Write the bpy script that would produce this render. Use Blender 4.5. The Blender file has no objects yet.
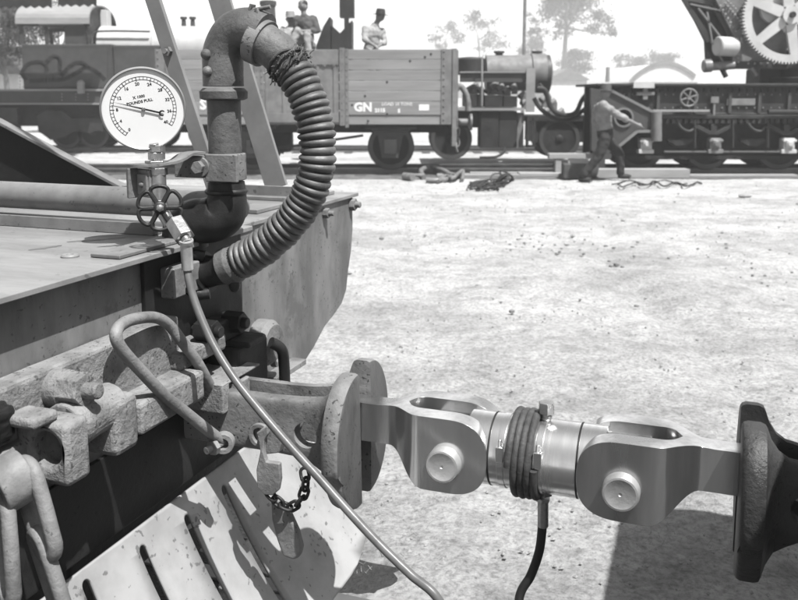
import bpy, bmesh, math, random
from mathutils import Vector, Matrix, noise
R = math.radians
random.seed(7)
scn = bpy.context.scene
COL = scn.collection

# ------------------------------------------------------------------ camera
F = 850.0; TH = R(8); EYE = 1.6
CY = 95 + F*math.tan(TH)
cam = bpy.data.cameras.new('camera'); camo = bpy.data.objects.new('camera', cam); COL.objects.link(camo)
camo.location = (0, 0, EYE); camo.rotation_euler = (R(90)-TH, 0, 0)
cam.sensor_width = 36; cam.lens = F/798*36; cam.shift_y = -(300-CY)/798
cam.clip_start = .05; cam.clip_end = 3000
cam.dof.use_dof = True; cam.dof.focus_distance = 1.8; cam.dof.aperture_fstop = 7.6
scn.camera = camo
scn.render.engine = 'CYCLES'
scn.render.resolution_x = 1024; scn.render.resolution_y = 770

# ------------------------------------------------------------------ light
PH = R(20)
AX = Vector((math.cos(PH), -math.sin(PH), 0)); BX = Vector((math.sin(PH), math.cos(PH), 0))
SUN = (AX*.44 + BX*-.27 + Vector((0, 0, 1))).normalized()
w = bpy.data.worlds.new('World'); scn.world = w; w.use_nodes = True
nt = w.node_tree; bg = nt.nodes['Background']
sky = nt.nodes.new('ShaderNodeTexSky'); sky.sky_type = 'NISHITA'; sky.sun_disc = False
sky.sun_elevation = math.asin(SUN.z); sky.sun_rotation = math.atan2(SUN.x, SUN.y); sky.dust_density = 4
sep = nt.nodes.new('ShaderNodeRGBToBW')      # black and white film
nt.links.new(sky.outputs[0], sep.inputs[0])
# a bright bank of summer haze and cloud low in the northern sky (the side the camera faces)
wtc = nt.nodes.new('ShaderNodeTexCoord'); wsp = nt.nodes.new('ShaderNodeSeparateXYZ'); nt.links.new(wtc.outputs['Generated'], wsp.inputs[0])
def mrange(x, a, b, c, d):
    q = nt.nodes.new('ShaderNodeMapRange'); q.interpolation_type = 'SMOOTHSTEP'; nt.links.new(x, q.inputs[0])
    for i, v in enumerate((a, b, c, d)): q.inputs[i+1].default_value = v
    return q.outputs[0]
def wmath(op, a, b):
    q = nt.nodes.new('ShaderNodeMath'); q.operation = op
    for i, v in enumerate((a, b)):
        if isinstance(v, (int, float)): q.inputs[i].default_value = v
        else: nt.links.new(v, q.inputs[i])
    return q.outputs[0]
wn = nt.nodes.new('ShaderNodeTexNoise'); wn.inputs['Scale'].default_value = 3; wn.inputs['Detail'].default_value = 6; nt.links.new(wtc.outputs['Generated'], wn.inputs['Vector'])
bank = wmath('MULTIPLY', mrange(wsp.outputs['Z'], .12, .85, 1, 0), mrange(wsp.outputs['Y'], -.1, .6, .12, 1))
bank = wmath('MULTIPLY', wmath('MULTIPLY', bank, mrange(wn.outputs[0], .3, .7, .93, 1.07)), 9.0)
nt.links.new(wmath('ADD', sep.outputs[0], bank), bg.inputs[0]); bg.inputs[1].default_value = .05
sl = bpy.data.lights.new('sun', 'SUN'); sl.energy = 4.6; sl.angle = R(.53); sl.color = (1, .995, .985)
so = bpy.data.objects.new('sun', sl); COL.objects.link(so)
so.rotation_euler = (-SUN).to_track_quat('-Z', 'Y').to_euler(); so.location = (0, 0, 30)
vs = scn.view_settings; vs.view_transform = 'Standard'; vs.look = 'None'; vs.exposure = 1.3; vs.gamma = 1
vs.use_curve_mapping = False

# ------------------------------------------------------------------ helpers
ORG = Vector((-.504, 2.008, 0))       # origin of the loco frame: a along the track, b across it, z up
ML = Matrix((( AX.x, BX.x, 0, ORG.x), (AX.y, BX.y, 0, ORG.y), (0, 0, 1, 0), (0, 0, 0, 1)))
MLI = ML.inverted()
def V(*a): return Vector(a)
def ray(px, py):
    u = (px-399)/F; v = (CY-py)/F
    return V(u, math.cos(TH)+v*math.sin(TH), -math.sin(TH)+v*math.cos(TH))
def wy(px, py, Y): d = ray(px, py); return V(0, 0, EYE)+d*(Y/d.y)
def gz(px, py, z=0): d = ray(px, py); return V(0, 0, EYE)+d*((z-EYE)/d.z)
def lpl(px, py, n, k):
    o = MLI @ V(0, 0, EYE); d = MLI.to_3x3() @ ray(px, py)
    return o+d*((k-o[n])/d[n])
def la(px, py, a): return lpl(px, py, 0, a)
def lb(px, py, b): return lpl(px, py, 1, b)
def lz(px, py, z): return lpl(px, py, 2, z)

BASE = {}
def thing(name, label, cat, base=(0, 0, 0), group=None, frame='W', kind=None):
    o = bpy.data.objects.new(name, None); COL.objects.link(o); o.empty_display_size = .1
    b = Vector(base); BASE[o.name] = b
    o.matrix_world = (ML if frame == 'L' else Matrix()) @ Matrix.Translation(b)
    tag(o, label, cat, group, kind); return o
def tag(o, label=None, cat=None, group=None, kind=None):
    if label: o['label'] = label
    if cat: o['category'] = cat
    if group: o['group'] = group
    if kind: o['kind'] = kind
    return o
def copy_tree(o, parent=None):
    c = o.copy(); COL.objects.link(c)
    if parent: c.parent = parent
    for ch in list(o.children): copy_tree(ch, c)
    return c
def frame_of(ax, up=V(0, 0, 1)):
    ax = ax.normalized()
    s = up.cross(ax)
    if s.length < 1e-4: s = V(1, 0, 0).cross(ax)
    s.normalize(); return s, ax.cross(s).normalized(), ax

class MB:
    def __init__(s): s.v = []; s.f = []
    def add(s, vs, fs):
        n = len(s.v); s.v += [Vector(p) for p in vs]; s.f += [tuple(i+n for i in f) for f in fs]; return s
    def box(s, c, d, M=None):
        c = Vector(c); P = []
        for i in range(8):
            q = V((i & 1)-.5, ((i >> 1) & 1)-.5, ((i >> 2) & 1)-.5); q = V(q.x*d[0], q.y*d[1], q.z*d[2])
            P.append(c+(M @ q if M else q))
        return s.add(P, [(0, 2, 3, 1), (4, 5, 7, 6), (0, 1, 5, 4), (2, 6, 7, 3), (0, 4, 6, 2), (1, 3, 7, 5)])
    def b2(s, lo, hi):
        lo = Vector(lo); hi = Vector(hi); return s.box((lo+hi)/2, hi-lo)
    def bar(s, p, q, wd, ht, up=V(0, 0, 1)):
        p = Vector(p); q = Vector(q); sx, sy, ax = frame_of(q-p, up)
        M = Matrix((sx, sy, ax)).transposed(); return s.box((p+q)/2, (wd, ht, (q-p).length), M)
    def prism(s, pts, vec):
        n = len(pts); vec = Vector(vec); pts = [Vector(p) for p in pts]
        nor = V(0, 0, 0)
        for i in range(n): nor += pts[i].cross(pts[(i+1) % n])
        if nor.dot(vec) > 0: pts = pts[::-1]
        return s.add(pts+[p+vec for p in pts], [tuple(range(n)), tuple(range(2*n-1, n-1, -1))] +
                     [(i, i+n, (i+1) % n+n, (i+1) % n) for i in range(n)])
    def tube(s, pts, r, n=14, closed=False, caps=True, flat=1.0, up=None):
        pts = [Vector(p) for p in pts]; m = len(pts)
        rr = r if isinstance(r, (list, tuple)) else [r]*m
        T = []
        for i in range(m):
            a = pts[(i-1) % m] if (closed or i > 0) else pts[i]; b = pts[(i+1) % m] if (closed or i < m-1) else pts[i]
            T.append((b-a).normalized())
        x, y, _ = frame_of(T[0], up or (V(0, 0, 1) if abs(T[0].z) < .9 else V(0, 1, 0)))
        Vv = []
        for i in range(m):
            x = (x-T[i]*x.dot(T[i])).normalized(); y = T[i].cross(x)
            for k in range(n):
                t = 2*math.pi*k/n; Vv.append(pts[i]+(x*math.cos(t)+y*math.sin(t)*flat)*rr[i])
        Fs = []
        for i in range(m if closed else m-1):
            j = (i+1) % m
            for k in range(n): Fs.append((i*n+k, i*n+(k+1) % n, j*n+(k+1) % n, j*n+k))
        if caps and not closed: Fs += [tuple(range(n-1, -1, -1)), tuple((m-1)*n+k for k in range(n))]
        return s.add(Vv, Fs)
    def lathe(s, p, ax, prof, n=32, up=V(0, 0, 1)):
        p = Vector(p); x, y, z = frame_of(Vector(ax), up); Vv = []; m = len(prof)
        for t, r in prof:
            for k in range(n):
                a = 2*math.pi*k/n; Vv.append(p+z*t+(x*math.cos(a)+y*math.sin(a))*max(r, 1e-5))
        Fs = [(i*n+k, i*n+(k+1) % n, (i+1)*n+(k+1) % n, (i+1)*n+k) for i in range(m-1) for k in range(n)]
        Fs += [tuple(range(n-1, -1, -1)), tuple((m-1)*n+k for k in range(n))]
        return s.add(Vv, Fs)
    def cyl(s, p, q, r, n=28, ch=0):
        p = Vector(p); q = Vector(q); L = (q-p).length
        pr = [(0, r), (L, r)] if not ch else [(0, r-ch), (ch, r), (L-ch, r), (L, r-ch)]
        return s.lathe(p, q-p, pr, n)
    def ring(s, p, ax, ro, ri, h, n=32):
        p = Vector(p); x, y, z = frame_of(Vector(ax)); Vv = []
        for (r, t) in ((ro, 0), (ro, h), (ri, h), (ri, 0)):
            for k in range(n):
                a = 2*math.pi*k/n; Vv.append(p+z*t+(x*math.cos(a)+y*math.sin(a))*r)
        return s.add(Vv, [(i*n+k, i*n+(k+1) % n, ((i+1) % 4)*n+(k+1) % n, ((i+1) % 4)*n+k) for i in range(4) for k in range(n)])
    def ball(s, c, r, n=12, sc=(1, 1, 1)):
        c = Vector(c); Vv = []
        for i in range(n+1):
            ph = math.pi*i/n
            for k in range(n*2):
                t = math.pi*k/n; Vv.append(c+V(math.sin(ph)*math.cos(t)*sc[0], math.sin(ph)*math.sin(t)*sc[1], math.cos(ph)*sc[2])*r)
        m = n*2
        return s.add(Vv, [(i*m+k, (i+1)*m+k, (i+1)*m+(k+1) % m, i*m+(k+1) % m) for i in range(n) for k in range(m)])
    def hexn(s, p, ax, r, h, rot=0, up=V(0, 0, 1)):
        p = Vector(p); x, y, z = frame_of(Vector(ax), up); pts = []
        for k in range(6):
            a = 2*math.pi*k/6+rot; pts.append(p+(x*math.cos(a)+y*math.sin(a))*r)
        return s.prism(pts, z*h)
    def build(s, name, mat, parent=None, bevel=0, seg=2, smooth=35, frame='W', sub=0, solid=0, rough=0, weld=True):
        root = parent
        while root is not None and root.parent: root = root.parent
        b = BASE.get(root.name, V(0, 0, 0)) if root else V(0, 0, 0)
        me = bpy.data.meshes.new(name)
        me.from_pydata([tuple(p-b) for p in s.v], [], s.f)
        if weld:
            bm = bmesh.new(); bm.from_mesh(me); bmesh.ops.remove_doubles(bm, verts=bm.verts, dist=1e-5)
            bmesh.ops.dissolve_degenerate(bm, edges=bm.edges, dist=1e-6)
            bmesh.ops.recalc_face_normals(bm, faces=bm.faces); bm.to_mesh(me); bm.free()
        me.materials.append(mat)
        if smooth:
            for p in me.polygons: p.use_smooth = True
            me.set_sharp_from_angle(angle=R(smooth))
        o = bpy.data.objects.new(name, me); COL.objects.link(o)
        if parent: o.parent = parent
        elif frame == 'L': o.matrix_world = ML
        if solid: m = o.modifiers.new('solid', 'SOLIDIFY'); m.thickness = solid; m.offset = 0
        if bevel:
            m = o.modifiers.new('bevel', 'BEVEL'); m.width = bevel; m.segments = seg; m.limit_method = 'ANGLE'; m.angle_limit = R(32)
            m.harden_normals = True
        if sub: m = o.modifiers.new('sub', 'SUBSURF'); m.levels = m.render_levels = sub
        if rough:        # hammered, pitted casting
            if not sub:
                m = o.modifiers.new('sub', 'SUBSURF'); m.subdivision_type = 'SIMPLE'; m.levels = m.render_levels = 4
            m = o.modifiers.new('rough', 'DISPLACE'); m.texture = CAST; m.strength = rough; m.mid_level = .5
            m.texture_coords = 'LOCAL'
        return o
CAST = bpy.data.textures.new('cast', 'CLOUDS'); CAST.noise_scale = .016; CAST.noise_depth = 4

FOLDS = bpy.data.textures.new('folds', 'CLOUDS'); FOLDS.noise_scale = .10; FOLDS.noise_depth = 1
def base_to(o, base, frame='W'):            # a one-mesh thing: put its origin at its base
    b = Vector(base); o.data.transform(Matrix.Translation(-b)); o.matrix_world = (ML if frame == 'L' else Matrix()) @ Matrix.Translation(b)
    BASE[o.name] = b
    return o
def spline(P, n=10, closed=False):
    P = [Vector(p) for p in P]; out = []; m = len(P)
    for i in range(m if closed else m-1):
        if closed: a, b, c, d = P[i-1], P[i], P[(i+1) % m], P[(i+2) % m]
        else: a, b, c, d = P[max(i-1, 0)], P[i], P[i+1], P[min(i+2, m-1)]
        for k in range(n):
            t = k/n; out.append(.5*((2*b)+(c-a)*t+(2*a-5*b+4*c-d)*t*t+(-a+3*b-3*c+d)*t**3))
    if not closed: out.append(P[-1])
    return out
def resample(P, n):
    L = [0]
    for i in range(1, len(P)): L.append(L[-1]+(P[i]-P[i-1]).length)
    out = []; j = 0
    for k in range(n):
        t = L[-1]*k/(n-1)
        while j < len(P)-2 and L[j+1] < t: j += 1
        out.append(P[j].lerp(P[j+1], (t-L[j])/max(L[j+1]-L[j], 1e-9)))
    return out, L[-1]
def text_mb(s, size, origin, xd, yd, depth=.0006, bold=0, align='CENTER', sx=1.0):
    cu = bpy.data.curves.new('t', 'FONT'); cu.body = s; cu.size = size; cu.align_x = align; cu.align_y = 'CENTER'
    cu.extrude = depth; cu.offset = bold; cu.resolution_u = 2
    o = bpy.data.objects.new('t', cu); COL.objects.link(o); dg = bpy.context.evaluated_depsgraph_get()
    me = bpy.data.meshes.new_from_object(o.evaluated_get(dg)); xd = Vector(xd).normalized(); yd = Vector(yd).normalized(); zd = xd.cross(yd)
    mb = MB(); mb.add([Vector(origin)+xd*v.co.x*sx+yd*v.co.y+zd*v.co.z for v in me.vertices], [tuple(p.vertices) for p in me.polygons])
    bpy.data.objects.remove(o); bpy.data.meshes.remove(me); return mb

# ------------------------------------------------------------------ materials
def g3(v): return (v, v, v, 1)
def mat(name, c1, c2=None, rough=.6, metal=0, scale=6, bump=0, bscale=80, spots=0, spot=.03, sscale=30, stretch=(1, 1, 1), rvar=.12, det=6, lo=.38, hi=.62, trans=0, bdist=.004, blotch=0, bcol=.5, gain=.40, spec=.28):
    gain_ = gain; c1 *= gain; bcol *= gain; spot *= gain
    c2 = c2*gain if c2 is not None else None
    m = bpy.data.materials.new(name); m.use_nodes = True; N = m.node_tree.nodes; Lk = m.node_tree.links
    P = N['Principled BSDF']; P.inputs['Roughness'].default_value = rough; P.inputs['Metallic'].default_value = metal
    P.inputs['Specular IOR Level'].default_value = spec
    tc = N.new('ShaderNodeTexCoord'); mp = N.new('ShaderNodeMapping'); mp.inputs['Scale'].default_value = stretch
    Lk.new(tc.outputs['Object'], mp.inputs[0])
    n = N.new('ShaderNodeTexNoise'); n.inputs['Scale'].default_value = scale; n.inputs['Detail'].default_value = det; n.inputs['Roughness'].default_value = .62
    Lk.new(mp.outputs[0], n.inputs['Vector'])
    r = N.new('ShaderNodeValToRGB'); r.color_ramp.elements[0].position = lo; r.color_ramp.elements[1].position = hi
    c2 = c1*.6 if c2 is None else c2
    r.color_ramp.elements[0].color = g3(c1); r.color_ramp.elements[1].color = g3(c2); Lk.new(n.outputs[0], r.inputs[0])
    out = r.outputs[0]
    def mixin(fac, colr, out):
        x = N.new('ShaderNodeMix'); x.data_type = 'RGBA'; Lk.new(fac, x.inputs['Factor']); Lk.new(out, x.inputs['A']); x.inputs['B'].default_value = g3(colr); return x.outputs['Result']
    if blotch:
        b_ = N.new('ShaderNodeTexNoise'); b_.inputs['Scale'].default_value = scale*.45; b_.inputs['Detail'].default_value = 8; b_.inputs['Roughness'].default_value = .7
        Lk.new(tc.outputs['Object'], b_.inputs['Vector'])
        br = N.new('ShaderNodeValToRGB'); br.color_ramp.elements[0].position = 1-blotch-.01; br.color_ramp.elements[1].position = 1-blotch+.025
        Lk.new(b_.outputs[0], br.inputs[0]); out = mixin(br.outputs[0], bcol, out)
    if spots:
        spots -= .11; sscale *= 2.4; spot = spot*.6+c1*.3
        nd_ = N.new('ShaderNodeTexNoise'); nd_.inputs['Scale'].default_value = sscale*.9; nd_.inputs['Detail'].default_value = 4; Lk.new(tc.outputs['Object'], nd_.inputs['Vector'])
        vm = N.new('ShaderNodeVectorMath'); vm.operation = 'MULTIPLY_ADD'; Lk.new(nd_.outputs['Color'], vm.inputs[0]); vm.inputs[1].default_value = (2.2/sscale,)*3; Lk.new(tc.outputs['Object'], vm.inputs[2])
        v = N.new('ShaderNodeTexVoronoi'); v.inputs['Scale'].default_value = sscale; Lk.new(vm.outputs[0], v.inputs['Vector'])
        n2 = N.new('ShaderNodeTexNoise'); n2.inputs['Scale'].default_value = sscale*1.7; Lk.new(tc.outputs['Object'], n2.inputs['Vector'])
        n3 = N.new('ShaderNodeTexNoise'); n3.inputs['Scale'].default_value = sscale*.25; Lk.new(tc.outputs['Object'], n3.inputs['Vector'])
        a = N.new('ShaderNodeMath'); a.operation = 'MULTIPLY_ADD'; Lk.new(n2.outputs[0], a.inputs[0]); a.inputs[1].default_value = .5; Lk.new(v.outputs['Distance'], a.inputs[2])
        a2 = N.new('ShaderNodeMath'); a2.operation = 'MULTIPLY_ADD'; Lk.new(n3.outputs[0], a2.inputs[0]); a2.inputs[1].default_value = -.7; Lk.new(a.outputs[0], a2.inputs[2])
        sr = N.new('ShaderNodeValToRGB'); sr.color_ramp.elements[0].position = spots*.9-.1 if spots > .12 else .0; sr.color_ramp.elements[1].position = spots
        sr.color_ramp.elements[0].color = (1, 1, 1, 1); sr.color_ramp.elements[1].color = (0, 0, 0, 1); Lk.new(a2.outputs[0], sr.inputs[0])
        out = mixin(sr.outputs[0], spot, out)
    Lk.new(out, P.inputs['Base Color'])
    if rvar:
        q = N.new('ShaderNodeMapRange'); Lk.new(n.outputs[0], q.inputs[0]); q.inputs[1].default_value = .3; q.inputs[2].default_value = .7
        q.inputs[3].default_value = max(rough-rvar, .05); q.inputs[4].default_value = min(rough+rvar, 1); Lk.new(q.outputs[0], P.inputs['Roughness'])
    if bump:
        bn = N.new('ShaderNodeTexNoise'); bn.inputs['Scale'].default_value = bscale; bn.inputs['Detail'].default_value = 5; bn.inputs['Roughness'].default_value = .65
        Lk.new(mp.outputs[0], bn.inputs['Vector']); bb = N.new('ShaderNodeBump'); bb.inputs['Strength'].default_value = bump; bb.inputs['Distance'].default_value = bdist
        Lk.new(bn.outputs[0], bb.inputs['Height']); Lk.new(bb.outputs[0], P.inputs['Normal'])
    return m
M = {}
M['plate'] = mat('weathered_grey_paint', .36, .20, .55, scale=7, stretch=(1, 1, .4), bump=.3, bscale=55, spots=.21, spot=.04, sscale=26, blotch=.42, bcol=.20)
M['deck'] = mat('worn_footplate_paint', .44, .30, .45, scale=5, bump=.15, bscale=60, spots=.13, spot=.16, sscale=14, stretch=(.5, 1.6, 1), blotch=.3, bcol=.36)
M['dark'] = mat('sooty_paint_and_shade', .012, .03, .6, scale=9, bump=.35, bscale=40, spots=.15, spot=.015, sscale=30)  # sooty paint; on the strip low on the headstock it stands in for shade
M['cast'] = mat('flaking_cast_iron', .44, .27, .75, scale=16, bump=.9, bscale=70, spots=.26, spot=.05, sscale=34, blotch=.28, bcol=.20, bdist=.006)
M['iron'] = mat('rusty_iron', .20, .36, .62, scale=10, bump=.6, bscale=60, spots=.19, spot=.05, sscale=30)
M['ironlt'] = mat('worn_light_iron', .40, .22, .55, scale=11, bump=.5, bscale=60, spots=.16, spot=.07, sscale=30)
M['jaw'] = mat('worn_jaw_face', .12, .21, .5, .15, scale=9, bump=.5, bscale=50, spots=.2, spot=.025, sscale=38, stretch=(1, 1, .5))
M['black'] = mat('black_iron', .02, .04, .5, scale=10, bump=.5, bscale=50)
M['pipe'] = mat('worn_pipe_paint', .36, .24, .42, scale=9, bump=.2, bscale=40, spots=.12, spot=.08, sscale=24)
M['stay'] = mat('painted_stay', .36, .28, .5, scale=6, bump=.15, bscale=50)
M['riser'] = mat('gritty_standpipe', .24, .12, .55, scale=9, bump=.6, bscale=75, spots=.14, spot=.04, sscale=40, blotch=.33, bcol=.07)
M['steel'] = mat('machined_steel', 1.9, .9, .2, .95, scale=7, bump=.12, bscale=160, stretch=(1, 1, .12), rvar=.1, blotch=.33, bcol=.8, bdist=.001)
M['bright'] = mat('turned_bright_steel', 1.95, 1.6, .22, .95, scale=8, bump=.06, bscale=140, stretch=(6, .3, .3), rvar=.07, bdist=.001)
M['pin'] = mat('dull_pin_steel', 1.4, .9, .42, .75, scale=16, bump=.2, bscale=120, rvar=.1)
M['brass'] = mat('valve_metal', .8, .5, .33, .8, scale=20, bump=.2, bscale=120)
M['hose'] = mat('black_ribbed_rubber', .20, .11, .48, scale=14, bump=.35, bscale=120, spots=.11, spot=.3, sscale=60, spec=.38)
M['canvas'] = mat('grey_cuff_rubber', .24, .17, .55, scale=18, bump=.5, bscale=120, spots=.12, spot=.06, sscale=45)
M['tube'] = mat('smooth_grey_hose', .25, .17, .36, .0, scale=14, bump=.1, bscale=120, rvar=.06)
M['twine'] = mat('frayed_twine', .22, .1, .9, scale=50, bump=.9, bscale=200)
M['cord'] = mat('taped_cable', .13, .07, .55, scale=40, bump=.6, bscale=150)
M['white'] = mat('gauge_enamel', .60, .57, .4, scale=6, rvar=.03, gain=.85)
M['case'] = mat('painted_gauge_case', .34, .26, .35, .3, scale=14, rvar=.06, bump=.06, bscale=60, gain=.72)
M['ink'] = mat('black_ink', .015, .02, .6)
M['sheet'] = mat('pale_pilot_sheet', .62, .46, .5, scale=5, bump=.2, bscale=40, spots=.2, spot=.12, sscale=16, blotch=.33, bcol=.34)
M['chain'] = mat('galled_link_iron', .40, .24, .6, scale=12, bump=.7, bscale=60, spots=.13, spot=.14, sscale=30)
M['wood'] = mat('grey_wagon_planks', .46, .33, .75, scale=3, bump=.5, bscale=14, stretch=(.15, 1, 1.5), bdist=.01)
M['post'] = mat('wagon_ironwork', .34, .24, .6, scale=5, bump=.2, bscale=20)
M['lett'] = mat('white_lettering', .8, .7, .7, scale=12, gain=.72)
M['under'] = mat('black_underframe', .018, .045, .7, scale=4, bump=.5, bscale=12, bdist=.02)
M['mid'] = mat('sooty_grey_steel', .065, .035, .55, scale=3, bump=.3, bscale=10, bdist=.01)
M['tank'] = mat('dull_tank_paint', .12, .09, .45, scale=2.5, bump=.1, bscale=8)
M['roof'] = mat('light_cab_roof', .55, .42, .55, scale=2.5, stretch=(.4, 1, 1))
M['boil'] = mat('pale_boiler_cladding', .52, .42, .5, scale=2, gain=.72)
M['skin'] = mat('skin', .38, .3, .55)
M['shirt'] = mat('light_shirt', .62, .5, .85, scale=6, bump=.5, bscale=9, bdist=.02)
M['wshirt'] = mat('drab_work_shirt', .5, .35, .85, scale=6, bump=.5, bscale=9, bdist=.02)
M['dshirt'] = mat('dark_shirt', .16, .1, .85, scale=6, bump=.5, bscale=9, bdist=.02)
M['trous'] = mat('dark_trousers', .035, .055, .9, scale=6, bump=.6, bscale=9, bdist=.02)
M['ltrous'] = mat('pale_trousers', .55, .42, .9, scale=6, bump=.5, bscale=9, bdist=.02)
M['hair'] = mat('dark_hair', .03, .04, .7)
M['leaf'] = mat('gum_leaves', .075, .12, .6, scale=1.4, trans=.2)
M['bark'] = mat('pale_bark', .35, .2, .8, scale=3)
M['timber'] = mat('bleached_timber', .62, .45, .8, scale=3, bump=.5, bscale=14, stretch=(.2, 1, 1), bdist=.01)
M['dtimber'] = mat('sleeper_timber', .10, .17, .85, scale=3, bump=.6, bscale=14, bdist=.01)
M['rail'] = mat('rail_steel', .22, .32, .4, .4, scale=4)
M['wall'] = mat('white_house_wall', .7, .6, .7, scale=2, gain=.72)
M['tin'] = mat('corrugated_roof', .42, .32, .6, scale=2)
M['rock'] = mat('pebble_stone', .60, .42, .9, scale=30)
M['rock2'] = mat('dark_clod', .42, .3, .95, scale=30)
M['straw'] = mat('dry_straw', .5, .3, .9, scale=30)

# ------------------------------------------------------------------ ground
def ground():
    m = bpy.data.materials.new('sandy_ground'); m.use_nodes = True; N = m.node_tree.nodes; Lk = m.node_tree.links
    P = N['Principled BSDF']; P.inputs['Roughness'].default_value = .95; P.inputs['Specular IOR Level'].default_value = .1
    tc = N.new('ShaderNodeTexCoord')
    def nz(sc, det=6, ro=.6, st=(1, 1, 1)):
        mp = N.new('ShaderNodeMapping'); mp.inputs['Scale'].default_value = st; Lk.new(tc.outputs['Object'], mp.inputs[0])
        n = N.new('ShaderNodeTexNoise'); n.inputs['Scale'].default_value = sc; n.inputs['Detail'].default_value = det; n.inputs['Roughness'].default_value = ro
        Lk.new(mp.outputs[0], n.inputs['Vector']); return n.outputs[0]
    def ramp(x, a, b, ca, cb):
        r = N.new('ShaderNodeValToRGB'); r.color_ramp.elements[0].position = a; r.color_ramp.elements[1].position = b
        r.color_ramp.elements[0].color = g3(ca); r.color_ramp.elements[1].color = g3(cb); Lk.new(x, r.inputs[0]); return r.outputs[0]
    def mul(a, b):
        x = N.new('ShaderNodeMix'); x.data_type = 'RGBA'; x.blend_type = 'MULTIPLY'; x.inputs['Factor'].default_value = 1
        Lk.new(a, x.inputs['A']); Lk.new(b, x.inputs['B']); return x.outputs['Result']
    base = ramp(nz(.7, 8, .62, (1, 1.3, 1)), .38, .60, .33, .46)
    fine = ramp(nz(38, 9, .75), .34, .56, .5, 1.0)
    mid = ramp(nz(7, 8, .68, (1, 1.3, 1)), .34, .54, .76, 1.0)
    speck = ramp(nz(95, 5, .7), .30, .40, .40, 1.0)
    scuff = ramp(nz(3.1, 9, .75), .36, .52, .74, 1.0)
    out = mul(mul(mul(mul(base, fine), mid), speck), scuff)
    Lk.new(out, P.inputs['Base Color'])
    bn = nz(26, 9, .75); bb = N.new('ShaderNodeBump'); bb.inputs['Strength'].default_value = 1; bb.inputs['Distance'].default_value = .03
    Lk.new(bn, bb.inputs['Height']); Lk.new(bb.outputs[0], P.inputs['Normal'])
    xs = [-900, -300, -120, -50, -26, -18, -12]+[-8+.055*i for i in range(300)]+[9, 12, 18, 26, 50, 120, 300, 900]
    ys = [-200, -40, -10, -3, 0]+[1.5+.05*i for i in range(190)]+[11+.09*i for i in range(60)]+[16.5, 17, 18, 19, 20, 22, 24, 26, 30, 40, 60, 100, 200, 500, 1500]
    vs = []
    for y in ys:
        for x in xs:
            z = 0
            if 0 < y < 17 and -9 < x < 9:
                k = min(1, (17-y)/1.5)*min(1, y/1.5)
                z = (noise.noise(V(x*.7, y*.7, 0))*.035+noise.noise(V(x*2.6, y*2.6, 3))*.018+abs(noise.noise(V(x*7, y*7, 5)))*.02+noise.noise(V(x*15, y*15, 9))*.007)*k
                z -= .03*k*math.exp(-((x-.12*y-1.2+.15*math.sin(y))/.12)**2)
                z += .10*math.exp(-((x-2.4)/.45)**2-((y-6.9)/.5)**2)+.07*math.exp(-((x-1.5)/.8)**2-((y-7.4)/.6)**2)
            vs.append((x, y, z))
    n = len(xs); me = bpy.data.meshes.new('ground')
    me.from_pydata(vs, [], [(j*n+i, j*n+i+1, (j+1)*n+i+1, (j+1)*n+i) for j in range(len(ys)-1) for i in range(n-1)])
    for p in me.polygons: p.use_smooth = True
    me.materials.append(m); o = bpy.data.objects.new('ground', me); COL.objects.link(o); tag(o, 'bare pale sandy ground of the yard, trodden and rutted', 'ground', kind='structure')
ground()
lit = MB(); rnd = random.Random(3)
for i in range(2000):
    y = 2.2+13.5*rnd.random()**1.3; x = (rnd.random()*1.25-.3)*y*.55
    cl = noise.noise(V(x*1.3, y*1.3, 20))
    if cl < -.08 and rnd.random() < .8: continue
    r = rnd.uniform(.003, .009)*(1+.05*y)*(2.2 if rnd.random() < .03 else 1)
    c = V(x, y, r*.3+.008); k = rnd.random()*6.28
    P_ = [c+V(math.cos(k+j*1.57)*r*rnd.uniform(.6, 1.3), math.sin(k+j*1.57)*r*rnd.uniform(.6, 1.3), 0) for j in range(4)]+[c+V(0, 0, r*.8), c-V(0, 0, r)]
    lit.add(P_, [(0, 1, 4), (1, 2, 4), (2, 3, 4), (3, 0, 4), (1, 0, 5), (2, 1, 5), (3, 2, 5), (0, 3, 5)])
tag(lit.build('pebbles', M['rock'], smooth=0, weld=False), 'scattered small stones over the pale ground', 'pebbles', kind='stuff')
cd_ = MB()
for i in range(120):
    if i < 90: x = rnd.gauss(2.1, 1.0); y = rnd.gauss(8.0, 1.1)
    elif i < 115: x = rnd.gauss(1.5, .3); y = rnd.gauss(8.9, .5)
    else: x = rnd.uniform(-.2, 5); y = rnd.uniform(4, 14)
    r = rnd.uniform(.008, .02)*(1.8 if rnd.random() < .12 else 1); c = V(x, y, .02+r*.4)
    cd_.ball(c, r, 3, (rnd.uniform(.7, 1.6), rnd.uniform(.7, 1.3), .7))
tag(cd_.build('clods', M['rock2'], smooth=0, weld=False), 'dark crumbs and clods scattered where the sand is churned', 'clods', kind='stuff')
st = MB()
for i in range(7000):
    y = 2.2+11*rnd.random()**1.5; x = (rnd.random()*1.25-.3)*y*.55; k = rnd.random()*3.14; l = rnd.uniform(.012, .045)
    if noise.noise(V(x*1.1, y*1.1, 40)) < -.02: continue
    c = V(x, y, .012+rnd.random()*.012); d = V(math.cos(k), math.sin(k), rnd.uniform(-.2, .5))*l; s_ = V(-math.sin(k), math.cos(k), 0)*.0011
    st.add([c-s_, c+s_, c+d+s_*.4, c+d-s_*.4], [(0, 1, 2, 3)])
tag(st.build('dry_grass', M['straw'], smooth=0, weld=False), 'wisps of dead grass and straw lying on the yard', 'dry grass', kind='stuff')

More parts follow.
